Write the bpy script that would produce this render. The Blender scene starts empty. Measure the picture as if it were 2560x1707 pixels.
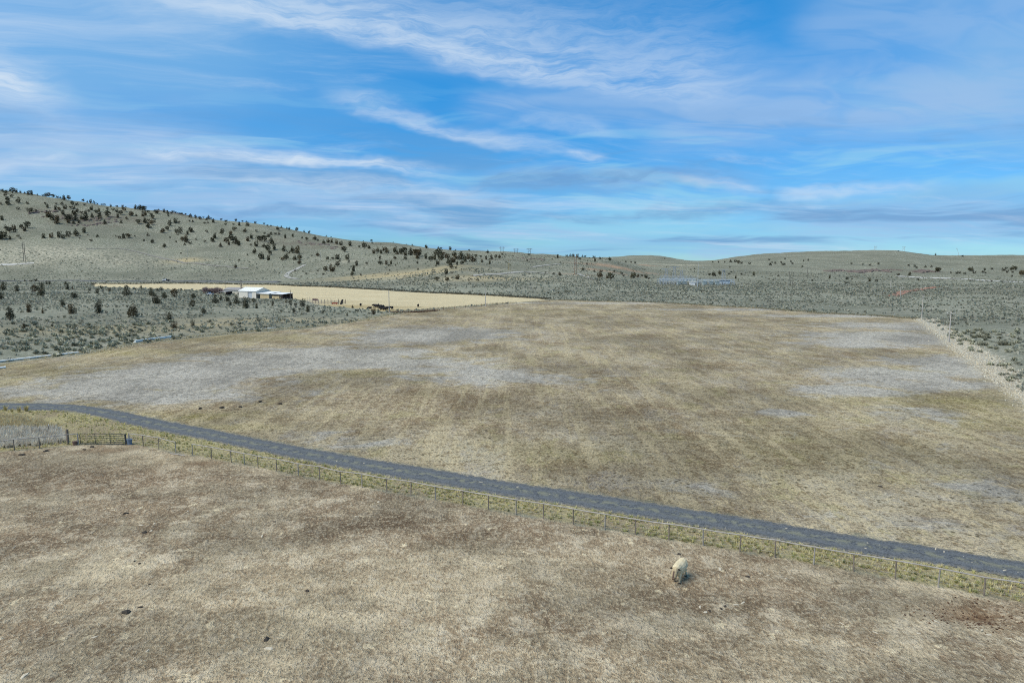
import bpy, bmesh, math, random
import numpy as np
from mathutils import Vector, Matrix

random.seed(7)
RNG = np.random.default_rng(11)
SC = bpy.context.scene
COL = SC.collection
R = math.radians

# ------------------------------------------------------------------ camera
CAM_H, FPX, CX, CY, HORIZON = 21.0, 1707.0, 1280.0, 853.5, 655.0
PITCH = math.atan((CY - HORIZON) / FPX)
CP, SP = math.cos(PITCH), math.sin(PITCH)
cam_d = bpy.data.cameras.new('camera')
cam_d.sensor_width = 36.0
cam_d.lens = 36.0 * FPX / 2560.0
cam_d.clip_start, cam_d.clip_end = 0.5, 40000.0
cam = bpy.data.objects.new('camera', cam_d)
cam.location = (0, 0, CAM_H)
cam.rotation_euler = (R(90) - PITCH, 0, 0)
COL.objects.link(cam)
SC.camera = cam

# ------------------------------------------------------------------ world / sky
SUN_EL, SUN_AZ = 52.0, -118.0          # azimuth clockwise from +Y
SKY_STRENGTH, SUN_STRENGTH, SUN_ANGLE = 0.068, 3.0, 45.0
EXPOSURE = 0.48

class NT:
    """small helper to wire node trees"""
    def __init__(s, tree, dim='3D'):
        s.t = tree; s.n = tree.nodes; s.l = tree.links; s.dim = dim
    def new(s, typ, **kw):
        n = s.n.new(typ)
        for k, v in kw.items(): setattr(n, k, v)
        return n
    def put(s, sock, v):
        if isinstance(v, bpy.types.NodeSocket): s.l.new(v, sock)
        elif v is not None:
            if sock.type == 'RGBA' and len(v) == 3: v = (*v, 1)
            sock.default_value = v
    def m(s, op, a, b=None, c=None, clamp=False):
        n = s.new('ShaderNodeMath', operation=op); n.use_clamp = clamp
        for i, v in enumerate((a, b, c)):
            if v is not None: s.put(n.inputs[i], v)
        return n.outputs[0]
    def vm(s, op, a, b=None, sc=None):
        n = s.new('ShaderNodeVectorMath', operation=op)
        s.put(n.inputs[0], a)
        if b is not None: s.put(n.inputs[1], b)
        if sc is not None: s.put(n.inputs['Scale'], sc)
        return n.outputs[0]
    def comb(s, x, y, z=0.0):
        n = s.new('ShaderNodeCombineXYZ')
        for i, v in enumerate((x, y, z)): s.put(n.inputs[i], v)
        return n.outputs[0]
    def sep(s, v):
        n = s.new('ShaderNodeSeparateXYZ'); s.put(n.inputs[0], v); return n.outputs
    def ramp(s, v, a, b, lo=0.0, hi=1.0, smooth=True):
        n = s.new('ShaderNodeMapRange')
        n.interpolation_type = 'SMOOTHSTEP' if smooth else 'LINEAR'
        s.put(n.inputs[0], v); s.put(n.inputs[1], a); s.put(n.inputs[2], b)
        s.put(n.inputs[3], lo); s.put(n.inputs[4], hi)
        return n.outputs[0]
    def noise(s, vec, scale, detail=4, rough=0.55, dist=0.0, out=0):
        n = s.new('ShaderNodeTexNoise', noise_dimensions=s.dim)
        s.put(n.inputs['Vector'], vec); s.put(n.inputs['Scale'], scale)
        s.put(n.inputs['Detail'], detail); s.put(n.inputs['Roughness'], rough)
        s.put(n.inputs['Distortion'], dist)
        return n.outputs[out]
    def voro(s, vec, scale, rand=1.0, feature='F1', out='Distance'):
        n = s.new('ShaderNodeTexVoronoi', feature=feature, voronoi_dimensions=s.dim)
        s.put(n.inputs['Vector'], vec); s.put(n.inputs['Scale'], scale)
        s.put(n.inputs['Randomness'], rand)
        return n.outputs[out]
    def mix(s, f, a, b, blend='MIX'):
        n = s.new('ShaderNodeMix', data_type='RGBA', blend_type=blend)
        s.put(n.inputs[0], f); s.put(n.inputs[6], a); s.put(n.inputs[7], b)
        return n.outputs[2]
    def attr(s, name, out='Fac'):
        n = s.new('ShaderNodeAttribute', attribute_name=name); return n.outputs[out]
    def scalecol(s, c, f):
        n = s.new('ShaderNodeVectorMath', operation='SCALE')
        s.put(n.inputs[0], c); s.put(n.inputs['Scale'], f); return n.outputs[0]

world = bpy.data.worlds.new('World'); SC.world = world; world.use_nodes = True
world.cycles.sampling_method = 'MANUAL'; world.cycles.sample_map_resolution = 256
w = NT(world.node_tree, '2D'); w.n.clear()
sky = w.new('ShaderNodeTexSky', sky_type='NISHITA')
sky.sun_disc = False
sky.sun_elevation = R(SUN_EL); sky.sun_rotation = R(SUN_AZ % 360)
sky.altitude = 1300; sky.air_density = 1.0; sky.dust_density = 0.2; sky.ozone_density = 3.0
dirv = w.new('ShaderNodeTexCoord').outputs['Generated']
dx, dy, dz = w.sep(dirv)[0:3]
zc = w.m('MAXIMUM', dz, 0.0)
tcol = w.mix(w.ramp(zc, 0.0, 0.36), (0.50, 0.88, 1.22), (0.15, 1.26, 1.82))
tint = w.mix(1.0, sky.outputs[0], tcol, 'MULTIPLY')
den = w.m('ADD', zc, 0.09)
qx, qy = w.m('DIVIDE', dx, den), w.m('DIVIDE', dy, den)
# drifting frame for the streaks
ang = R(16)
rx = w.m('ADD', w.m('MULTIPLY', qx, math.cos(ang)), w.m('MULTIPLY', qy, math.sin(ang)))
ry = w.m('SUBTRACT', w.m('MULTIPLY', qy, math.cos(ang)), w.m('MULTIPLY', qx, math.sin(ang)))
warp = w.noise(w.comb(qx, qy, 3.1), 0.7, 3, 0.5, out=1)
wx, wy, wz = w.sep(warp)[0:3]
rx2 = w.m('ADD', rx, w.m('MULTIPLY', w.m('SUBTRACT', wx, 0.5), 1.1))
ry2 = w.m('ADD', ry, w.m('MULTIPLY', w.m('SUBTRACT', wy, 0.5), 0.7))
cir = w.noise(w.comb(w.m('MULTIPLY', rx2, 0.33), w.m('MULTIPLY', ry2, 1.05), 0.0), 1.0, 8, 0.66, 0.25)
fine = w.noise(w.comb(w.m('MULTIPLY', rx2, 1.6), w.m('MULTIPLY', ry2, 4.5), 5.0), 1.0, 3, 0.6, 0.4)
veil = w.noise(w.comb(w.m('MULTIPLY', rx2, 0.26), w.m('MULTIPLY', ry2, 0.42), 9.3), 1.0, 3, 0.5, 0.2)
d_cir = w.m('MULTIPLY', w.ramp(cir, 0.47, 0.78), w.ramp(fine, 0.2, 0.75, 0.45, 1.0))
d_veil = w.m('MULTIPLY', w.ramp(veil, 0.30, 0.66), 0.70)
# low cloud bars seen edge-on towards the horizon
azi = w.m('ARCTAN2', dx, dy)
el = w.m('ARCSINE', w.m('MAXIMUM', w.m('MINIMUM', dz, 0.999), -0.999))
bw = w.noise(w.comb(w.m('MULTIPLY', azi, 2.2), w.m('MULTIPLY', el, 9.0), 1.7), 1.0, 3, 0.5)
elw = w.m('ADD', el, w.m('MULTIPLY', w.m('SUBTRACT', bw, 0.5), 0.07))
bars = w.noise(w.comb(w.m('MULTIPLY', azi, 3.0), w.m('MULTIPLY', elw, 30.0), 4.4), 1.0, 4, 0.58, 0.15)
lowm = w.m('MULTIPLY', w.ramp(el, 0.25, 0.05), w.ramp(el, -0.02, 0.03))
d_bar = w.m('MULTIPLY', w.ramp(bars, 0.48, 0.66), w.m('MULTIPLY', lowm, 0.68))
pale = w.m('MULTIPLY', w.ramp(bars, 0.47, 0.33), w.m('MULTIPLY', w.ramp(el, 0.28, 0.08), 0.60))

# individual wisps and banks, each a curved band in (azimuth, elevation)
nzw = w.noise(w.comb(w.m('MULTIPLY', azi, 5.0), w.m('MULTIPLY', el, 11.0), 2.0), 1.0, 4, 0.6, out=1)
nwx, nwy, _ = w.sep(nzw)[0:3]
aw = w.m('ADD', azi, w.m('MULTIPLY', w.m('SUBTRACT', nwx, 0.5), 0.10))
ew = w.m('ADD', el, w.m('MULTIPLY', w.m('SUBTRACT', nwy, 0.5), 0.055))
tex = w.noise(w.comb(w.m('MULTIPLY', aw, 9.0), w.m('MULTIPLY', ew, 60.0), 8.0), 1.0, 6, 0.66)
texr = w.ramp(tex, 0.25, 0.7, 0.25, 1.0)
def px_dir(u, v):
    a, b = (u - CX) / FPX, (CY - v) / FPX
    y, z = CP + b * SP, -SP + b * CP
    L = math.sqrt(a * a + y * y + z * z)
    return math.atan2(a, y), math.asin(z / L)
def band(pts, wup, wdn, amp):
    """curved band through three sky points (photograph pixels turned into azimuth / elevation)"""
    P = [px_dir(*p) for p in pts]
    A = np.polyfit([p[0] for p in P], [p[1] for p in P], 2)
    a0, a1 = P[0][0], P[-1][0]; span = a1 - a0
    c = w.m('ADD', w.m('MULTIPLY', w.m('ADD', w.m('MULTIPLY', aw, float(A[0])), float(A[1])), aw), float(A[2]))
    off = w.m('SUBTRACT', ew, c)
    up = w.ramp(off, wup / FPX, 0.0)
    dn = w.ramp(off, -wdn / FPX, 0.0)
    prof = w.m('MULTIPLY', up, dn)
    rng = w.m('MULTIPLY', w.ramp(aw, a0, a0 + 0.22 * span), w.ramp(aw, a1, a1 - 0.35 * span))
    return w.m('MULTIPLY', w.m('MULTIPLY', prof, rng), amp)
bands = [band([(150, -60), (900, 92), (1900, 250)], 170, 46, 0.75),
         band([(1100, 95), (1430, 205), (1980, 215)], 260, 42, 0.55),
         band([(740, 215), (1120, 332), (1480, 388)], 50, 24, 0.55),
         band([(230, 368), (640, 398), (1200, 436)], 30, 22, 1.0),
         band([(520, 478), (850, 470), (1320, 500)], 34, 44, 0.55),
         band([(1900, 505), (2150, 492), (2420, 470)], 22, 22, 0.55),
         band([(1640, 455), (1760, 470), (1960, 500)], 20, 24, 0.50),
         band([(1250, 318), (1400, 308), (1560, 330)], 26, 30, 0.30),
         band([(1350, 385), (1420, 380), (1520, 395)], 18, 18, 0.5),
         band([(-100, 430), (60, 405), (210, 430)], 34, 30, 0.55),
         band([(-420, 300), (-60, 200), (200, 262)], 75, 80, 1.0)]
d_w = bands[0]
for b in bands[1:]: d_w = w.m('MAXIMUM', d_w, b)
d_w = w.m('MULTIPLY', d_w, texr)
lav = [band([(800, 560), (1150, 575), (1700, 600)], 26, 24, 0.55),
       band([(1700, 640), (1850, 625), (2100, 640)], 40, 20, 0.5),
       band([(1850, 545), (2250, 560), (3000, 540)], 60, 60, 0.5),
       band([(1100, 255), (1600, 270), (2100, 330)], 60, 70, 0.5),
       band([(1150, 445), (1500, 440), (2000, 480)], 40, 50, 0.4),
       band([(1500, 330), (2150, 260), (3100, 240)], 170, 130, 0.62),
       band([(-500, 360), (150, 380), (700, 420)], 170, 120, 0.60),
       band([(100, 520), (600, 505), (1300, 580)], 35, 55, 0.62),
       band([(1900, 90), (2400, 60), (3000, 70)], 200, 130, 0.42)]
d_l = lav[0]
for b in lav[1:]: d_l = w.m('MAXIMUM', d_l, b)
gry = [band([(1080, 475), (1480, 445), (1980, 480)], 34, 44, 0.75), band([(1150, 560), (1650, 530), (2400, 560)], 26, 26, 0.6),
       band([(380, 520), (760, 528), (1150, 560)], 14, 26, 0.6), band([(500, 405), (560, 412), (700, 400)], 16, 14, 0.5)]
d_g = gry[0]
for b in gry[1:]: d_g = w.m('MAXIMUM', d_g, b)
d_g = w.m('MULTIPLY', d_g, texr)
d_l = w.m('MULTIPLY', d_l, w.ramp(fine, 0.30, 0.62, 0.62, 1.15))
CW, CL, CG, CPALE = (6.6, 7.9, 9.4), (3.8, 5.7, 8.5), (1.6, 3.5, 6.4), (3.4, 6.9, 9.0)
c = w.mix(pale, tint, CPALE)
c = w.mix(d_veil, c, (2.5, 5.2, 8.4))
c = w.mix(d_l, c, CL)
c = w.mix(w.m('MAXIMUM', d_bar, d_g), c, CG)
c = w.mix(w.m('MULTIPLY', d_cir, 0.55), c, CW)
c = w.mix(d_w, c, CW)
bg = w.new('ShaderNodeBackground'); w.put(bg.inputs[0], c); bg.inputs[1].default_value = SKY_STRENGTH
wo = w.new('ShaderNodeOutputWorld'); w.l.new(bg.outputs[0], wo.inputs[0])

# ------------------------------------------------------------------ sun, exposure
sun_d = bpy.data.lights.new('sun', 'SUN')
sun_d.energy = SUN_STRENGTH; sun_d.angle = R(SUN_ANGLE); sun_d.color = (1.0, 0.94, 0.83)
sun = bpy.data.objects.new('sun', sun_d); COL.objects.link(sun)
sv = Vector((math.sin(R(SUN_AZ)) * math.cos(R(SUN_EL)), math.cos(R(SUN_AZ)) * math.cos(R(SUN_EL)), math.sin(R(SUN_EL))))
sun.rotation_euler = (-sv).to_track_quat('-Z', 'Y').to_euler(); sun.location = sv * 300
vs = SC.view_settings
vs.view_transform = 'Standard'; vs.look = 'None'; vs.exposure = EXPOSURE; vs.gamma = 1.0
vs.use_curve_mapping = False
SC.render.engine = 'CYCLES'
SC.cycles.max_bounces = 4; SC.cycles.diffuse_bounces = 2; SC.cycles.glossy_bounces = 2
SC.cycles.use_denoising = False; SC.cycles.filter_width = 1.0
SC.cycles.use_adaptive_sampling = True; SC.cycles.adaptive_threshold = 0.02

# ------------------------------------------------------------------ numeric helpers
def hash2(ix, iy, seed):
    h = (ix.astype(np.int64) * 374761393 + iy.astype(np.int64) * 668265263 + seed * 974634777) & 0xFFFFFFFF
    h = ((h ^ (h >> 13)) * 1274126177) & 0xFFFFFFFF
    return ((h ^ (h >> 16)) & 0xFFFFFF) / float(0xFFFFFF)
def vnoise(x, y, seed=0):
    ix, iy = np.floor(x), np.floor(y)
    fx, fy = x - ix, y - iy
    fx, fy = fx * fx * fx * (fx * (fx * 6 - 15) + 10), fy * fy * fy * (fy * (fy * 6 - 15) + 10)
    a, b = hash2(ix, iy, seed), hash2(ix + 1, iy, seed)
    c_, d_ = hash2(ix, iy + 1, seed), hash2(ix + 1, iy + 1, seed)
    return (a * (1 - fx) + b * fx) * (1 - fy) + (c_ * (1 - fx) + d_ * fx) * fy
def fbm(x, y, octv=4, seed=0):
    s, amp, tot = 0.0, 1.0, 0.0
    for o in range(octv):
        s = s + amp * (vnoise(x * 2 ** o, y * 2 ** o, seed + o) - 0.5); tot += amp; amp *= 0.5
    return 2 * s / tot
def sstep(x, a, b):
    t = np.clip((x - a) / (b - a), 0, 1); return t * t * (3 - 2 * t)
def pchip(xs, ys, xq):
    xs, ys = np.asarray(xs, float), np.asarray(ys, float)
    h = np.diff(xs); d = np.diff(ys, axis=0) / (h if ys.ndim == 1 else h[:, None])
    m = np.zeros_like(ys)
    if ys.ndim == 1: hh = h
    else: hh = h[:, None]
    w1, w2 = 2 * hh[1:] + hh[:-1], hh[1:] + 2 * hh[:-1]
    ok = d[:-1] * d[1:] > 0
    with np.errstate(divide='ignore', invalid='ignore'):
        mm = (w1 + w2) / (w1 / d[:-1] + w2 / d[1:])
    m[1:-1] = np.where(ok, mm, 0); m[0] = d[0]; m[-1] = d[-1]
    k = np.clip(np.searchsorted(xs, xq) - 1, 0, len(xs) - 2)
    t = (xq - xs[k]) / h[k]
    hk = h[k]
    if ys.ndim > 1: t = t[:, None]; hk = hk[:, None]
    return ((2 * t ** 3 - 3 * t ** 2 + 1) * ys[k] + (t ** 3 - 2 * t ** 2 + t) * hk * m[k]
            + (-2 * t ** 3 + 3 * t ** 2) * ys[k + 1] + (t ** 3 - t ** 2) * hk * m[k + 1])
def ray(u, v):
    b = (CY - v) / FPX
    return (u - CX) / FPX, CP + b * SP, -SP + b * CP

# ------------------------------------------------------------------ terrain
# columns: direction given by photo column; distances and the height there (from where slopes cross the picture)
TC = [
 (-900, [(600, 709), (700, 702), (850, 650), (1020, 560), (1300, 470)]),
 (0,    [(600, 712), (700, 702), (760, 690), (870, 640), (1030, 560), (1300, 479.5)]),
 (100,  [(600, 712), (700, 702), (762, 690), (875, 642), (1035, 565), (1295, 491)]),
 (200,  [(600, 713), (700, 702), (765, 690), (880, 645), (1040, 574), (1290, 506)]),
 (310,  [(600, 713), (700, 702.5), (772, 690), (890, 649), (1050, 584), (1280, 520)]),
 (400,  [(600, 713), (700, 703), (780, 690), (900, 652), (1060, 592), (1270, 526)]),
 (490,  [(590, 714), (690, 703), (775, 688), (895, 651), (1060, 598), (1275, 542)]),
 (600,  [(580, 716), (680, 703), (770, 685), (890, 650), (1060, 603), (1280, 557)]),
 (660,  [(575, 716), (670, 703.5), (760, 684), (880, 650), (1050, 607), (1280, 564.5)]),
 (760,  [(565, 717), (655, 704), (745, 683), (865, 650), (1030, 614), (1280, 582)]),
 (900,  [(525, 722), (620, 705), (705, 684), (815, 653), (980, 622), (1250, 603)]),
 (980,  [(490, 727), (590, 707), (670, 685), (780, 655), (950, 626), (1230, 609)]),
 (1060, [(460, 732), (550, 711), (630, 687), (730, 657), (890, 634), (1150, 619)]),
 (1150, [(430, 738), (520, 715), (590, 690), (680, 660), (820, 642), (1060, 627)]),
 (1300, [(400, 743), (490, 718), (580, 697), (690, 670), (840, 645), (1050, 631)]),
 (1500, [(370, 752), (470, 724), (570, 704), (680, 684), (780, 665), (900, 646), (1150, 652), (1900, 645)]),
 (1620, [(350, 757), (470, 728), (600, 710), (740, 692), (900, 670), (1250, 655), (2000, 640)]),
 (1740, [(350, 757), (470, 730), (600, 712), (780, 692), (1000, 670), (1400, 657), (2200, 653.5)]),
 (1900, [(350, 757), (470, 730), (600, 712), (780, 692), (1000, 670), (1300, 653), (1900, 636)]),
 (2050, [(350, 757), (470, 730), (600, 713), (780, 694), (1000, 672), (1300, 650), (1850, 628.5)]),
 (2200, [(350, 757), (470, 731), (600, 714), (800, 696), (1020, 676), (1320, 650), (1850, 627)]),
 (2370, [(350, 757), (470, 731), (600, 715), (820, 697), (1050, 680), (1400, 657), (2000, 640)]),
 (2560, [(350, 757), (470, 731), (600, 715), (820, 699), (1050, 684), (1400, 658), (2000, 638)]),
 (3600, [(350, 757), (470, 731), (600, 715), (820, 699), (1050, 680), (1400, 652), (2000, 630)]),
]
DT = np.concatenate([np.linspace(0, 340, 18), np.linspace(350, 2400, 411), np.geomspace(2450, 9500, 40)])
cols_s, cols_z = [], []
for u, pts in TC:
    ds, zs = [0.0, 150.0, 300.0], [0.0, 0.0, 0.0]
    for D, v in pts:
        if D <= 300: continue
        rxx, ryy, rzz = ray(u, v); ds.append(D); zs.append(CAM_H + rzz / ryy * D)
    zr, Dr = zs[-1], ds[-1]
    ds += [Dr * 1.12, Dr * 1.6, 9500]; zs += [zr * 0.99, zr * 0.93, zr * 0.4]
    cols_z.append(pchip(ds, zs, DT))
    rxx, ryy, _ = ray(u, 670); cols_s.append(rxx / ryy)
SG = np.linspace(cols_s[0], cols_s[-1], 500)
ZT = pchip(np.array(cols_s), np.array(cols_z), SG)          # (500, nD)
def base_height(x, y):
    x, y = np.asarray(x, float), np.asarray(y, float)
    D = np.clip(y, 0, 9499)
    s = np.clip(x / np.maximum(y, 60), SG[0], SG[-1])
    fi = (s - SG[0]) / (SG[1] - SG[0]); i = np.clip(fi.astype(int), 0, 498); fi = fi - i
    j = np.clip(np.searchsorted(DT, D) - 1, 0, len(DT) - 2); fj = (D - DT[j]) / (DT[j + 1] - DT[j])
    return (ZT[i, j] * (1 - fi) * (1 - fj) + ZT[i + 1, j] * fi * (1 - fj)
            + ZT[i, j + 1] * (1 - fi) * fj + ZT[i + 1, j + 1] * fi * fj)
WALLOW = None
def terrain(x, y):
    x, y = np.asarray(x, float), np.asarray(y, float)
    z = base_height(x, y)
    far = sstep(y, 560, 1000)
    z = z + far * (3.0 * fbm(x / 150, y / 150, 4, 3) + 1.6 * fbm(x / 28, y / 28, 3, 21))
    z = z + sstep(y, 330, 460) * (1 - far) * 0.8 * fbm(x / 60, y / 60, 3, 5)
    z = z + 0.10 * fbm(x / 22, y / 22, 3, 9)
    if WALLOW is not None:
        r2 = ((x - WALLOW[0]) / 2.0) ** 2 + ((y - WALLOW[1]) / 1.25) ** 2
        z = z - 0.26 * np.exp(-r2) + 0.10 * np.exp(-((np.sqrt(r2) - 1.5) / 0.45) ** 2)
    return z
def th(x, y): return float(terrain(np.array([x]), np.array([y]))[0])
DM = np.concatenate([np.linspace(24, 400, 500), np.linspace(401, 2400, 900)])
def hit(u, v):
    """world point where the line of sight through a photo pixel meets the terrain (or its nearest crest)"""
    rxx, ryy, rzz = ray(u, v)
    k = DM / ryy
    gap = CAM_H + rzz * k - terrain(rxx * k, DM)
    idx = np.where(gap <= 0)[0]
    if len(idx) == 0: i = int(np.argmin(gap[:1300]))
    else: i = idx[0]
    if i > 0 and len(idx):
        f = gap[i - 1] / (gap[i - 1] - gap[i]); D = DM[i - 1] + f * (DM[i] - DM[i - 1])
    else: D = DM[i]
    x, y = rxx / ryy * D, D
    return x, y, th(x, y)
def flat(u, v):
    rxx, ryy, rzz = ray(u, v); k = -CAM_H / rzz
    return rxx * k, ryy * k
WALLOW = flat(2425, 1536)

# zones on the ground, as world polygons ------------------------------------------------
FENCE_BASE = [(324,1108.5),(358,1114),(397,1121),(440,1131),(481,1137),(529,1146),(578,1155),(611,1161),(645,1168),
  (692,1177),(746,1188),(799,1198),(852,1208),(905,1217),(967,1228),(1027,1238),(1089,1249),(1157,1261),(1221,1273),
  (1290,1284),(1359,1296),(1433,1309),(1512,1322),(1589,1335),(1672,1349),(1758,1363),(1849,1378),(1937,1392),
  (2034,1409),(2134,1427),(2238,1446),(2345,1467),(2460,1489),(2585,1512)]
FW = [flat(*p) for p in FENCE_BASE]
LEFT_BASE = [(196,1110.5),(99,1120.5),(36,1126),(-30,1131),(-110,1138)]
LW = [flat(*p) for p in LEFT_BASE]
ROAD_TOP = [(-160,1010),(0,1008),(102,1008.5),(179,1011.5),(255,1021),(319,1032),(383,1045),(500,1067),(700,1107),(891,1141),
  (1083,1172),(1274,1204),(1400,1222),(1660,1262),(1890,1298),(2100,1332),(2331,1368),(2560,1405),(2760,1440)]
ROAD_BOT = [(-160,1026),(0,1025),(89,1026),(153,1027),(230,1039),(306,1056),(383,1073),(500,1096),(700,1138),(891,1176),
  (1083,1209),(1274,1241),(1400,1260),(1660,1302),(1890,1339),(2100,1374),(2331,1410),(2560,1447),(2760,1483)]
RT, RB = [flat(*p) for p in ROAD_TOP], [flat(*p) for p in ROAD_BOT]
PAST_L = [(-200,935),(0,910),(195,888),(340,862),(430,850),(620,832),(760,822),(900,803),(960,790),(1080,774),(1280,759)]
PAST_F = [(1373,751),(1500,754),(1640,758),(1900,771),(2050,783),(2200,790),(2300,798)]
PAST_R = [(2350,832),(2400,872),(2470,925),(2560,990)]
ext = lambda a, b, k: (b[0] + (b[0] - a[0]) * k, b[1] + (b[1] - a[1]) * k)
PR = [flat(*p) for p in PAST_R]; PR.append(ext(PR[-2], PR[-1], 1.4))
POLY = {
 'paddock': [(-140, LW[-1][1] + 4)] + LW[::-1] + FW + [ext(FW[-2], FW[-1], 18), (90, -60), (-140, -60)],
 'verge': [(-140, LW[-1][1] + 4)] + LW[::-1] + FW + [ext(FW[-2], FW[-1], 18)] + RB[::-1] + [(-140, RB[0][1] - 2)],
 'pasture': [flat(*p) for p in PAST_L] + [flat(*p) for p in PAST_F] + PR + [ext(RT[-2], RT[-1], 3)] + RT[::-1],
 'hayfield': [flat(*p) for p in ((1373,750),(1176,738.5),(980,728),(784,718.5),(700,714.5),(560,712),(390,711),(235,711.5))]
           + [flat(*p) for p in ((235,718),(400,724),(560,728),(640,742),(760,750),(800,763),(900,772),(960,779),(1080,772),(1280,758))],
}
POLY = {k: np.array(v) for k, v in POLY.items()}
def sdist(poly, x, y):
    """signed distance, positive inside"""
    best = np.full(x.shape, 1e9); inside = np.zeros(x.shape, bool)
    n = len(poly)
    for i in range(n):
        ax, ay = poly[i]; bx, by = poly[(i + 1) % n]
        ex, ey = bx - ax, by - ay
        t = np.clip(((x - ax) * ex + (y - ay) * ey) / (ex * ex + ey * ey + 1e-12), 0, 1)
        best = np.minimum(best, (x - ax - t * ex) ** 2 + (y - ay - t * ey) ** 2)
        cond = ((ay > y) != (by > y))
        xi = ax + (y - ay) / (by - ay if by != ay else 1e-9) * ex
        inside ^= cond & (x < xi)
    d = np.sqrt(best)
    return np.where(inside, d, -d)

def blobs(lst, x, y):
    """soft patches: (pixel u, pixel v, half length across m, half length in depth m, strength)"""
    out = np.zeros(x.shape)
    for u, v, ax_, ay_, a in lst:
        px, py, _ = hit(u, v)
        d = ((x - px) / ax_) ** 2 + ((y - py) / ay_) ** 2
        out = np.maximum(out, a * np.exp(-d * 0.9))
    return out
GRAY = [(300,960,22,16,.9),(500,930,20,20,1),(700,900,22,18,1),(850,885,22,14,1),(420,985,18,9,.8),(180,965,10,9,.7),(980,905,20,9,.9),
  (1250,945,18,7,.75),(1150,925,16,8,.7),(1080,835,26,22,.95),(1010,845,18,16,.9),(2230,815,26,16,.8),(2200,840,24,14,1),(2330,850,20,12,1),
  (2150,860,16,9,.9),(2380,905,16,9,1),(2230,935,16,7,1),(2130,975,9,6,1),(2280,960,16,6,.9),(2400,925,14,6,.9),(1955,1032,3.4,3,.9),
  (800,1095,7,3,.5),(900,1110,6,2.6,.45),(2500,1235,7,5,.42),(2350,1240,6,4,.4),(1500,758,60,9,.6),(1900,774,60,8,.7),(2100,790,40,8,.8),
  (2320,1310,6,2.6,.4),(1700,1215,7,3,.5),(2330,1035,7,5,.6),(640,770,30,26,.3)]
GREEN = [(450,1042,13,2.6,1),(560,1068,9,2.0,.8),(120,930,16,14,.5),(60,960,14,14,.5),(2300,925,10,4,1),(2450,1010,16,8,.8),(2500,1060,12,8,.7),
  (1000,895,14,7,.8),(870,935,9,4,.7),(600,845,24,10,.7),(300,880,16,7,.8),(2210,835,10,6,.9),(2050,1120,16,12,.4),(1350,1130,12,5,.4),(2300,1000,20,8,.6),
  (1250,780,60,14,.4)]
DARKP = [(1050,1000,30,9,.9),(1300,975,26,9,.6),(700,1000,20,5,.7),(1550,1000,20,9,.4),(1200,1060,20,6,.6),(1900,1130,12,8,.5),(760,1050,14,4,.5),(2050,1080,10,7,.5)]
PADDARK = [(950,1310,9,5,.9),(1180,1330,10,4,.9),(350,1190,13,5,.8),(150,1190,9,5,.9),(150,1290,7,3,.7),(450,1230,8,4,.6),(60,1350,7,3,.8),(1150,1470,6,4,.4),(1750,1440,7,3,.9),
  (2100,1400,8,2,.7),(1950,1480,5,2.5,.6),(2420,1540,3.2,1.6,.8),(1400,1560,4,3,.5),(300,1560,6,4,.5),(900,1650,5,3,.5),(1850,1640,4,3,.5),(2450,1640,3,3,.6),(250,1112,2.5,1.0,.5),(550,1168,3,1.2,.5)]
PADPALE = [(1300,1420,12,4,.5),(820,1480,10,5,.7),(700,1560,8,4,.7),(500,1470,6,3,.5),(2000,1640,5,3,.6),(250,1430,3,1.6,.8),(150,1420,2.5,1.2,.5),(650,1680,4,3,.5),(1100,1390,8,3,.4),
  (420,1150,9,3,.6),(1700,1700,6,4,.5),(1350,1660,5,3,.5)]
HPALE = [(120,635,110,50,1),(260,650,80,40,.8),(20,650,90,30,.9),(330,700,90,14,.3),(1190,695,40,12,.7),(1260,688,40,10,.6),(1320,690,30,10,.6),
  (1950,712,40,12,.5),(2470,700,60,16,.5),(1690,663,60,30,.7),(1640,660,60,40,.5),(860,655,20,10,.9)]
HTAN = [(1000,686,60,14,1),(920,690,40,12,.8),(470,650,22,14,.9),(1060,686,40,10,.9),(1230,695,40,14,.8),(1190,700,30,10,.6),(530,812,12,6,.8),(250,825,40,14,.5),(660,800,30,10,.6)]
HRED = [(1540,668,40,14,.9),(1490,674,16,10,1),(1610,662,40,14,.9),(1530,680,30,12,.6),(1440,686,20,10,.5)]
HROCK = [(200,548,60,30,.9),(120,530,30,18,.7),(300,545,60,26,.7),(260,560,40,14,.7),(420,530,50,22,.9),(760,608,70,30,.8),(840,620,40,20,.8),(700,600,40,20,.5),
  (960,612,60,20,.5),(2090,676,24,14,1),(2180,676,40,14,1),(2140,679,30,10,.9),(2310,678,36,16,1),(2350,680,20,10,.8),(2240,674,30,8,.7),(1250,650,60,18,.4),(1050,625,60,20,.4)]
HDARK = [(2400,725,110,26,.8),(2540,735,80,30,.6),(2250,735,60,22,.3),(1000,705,160,10,.5),(1500,708,160,10,.6),(1200,660,90,30,.4)]

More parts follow.
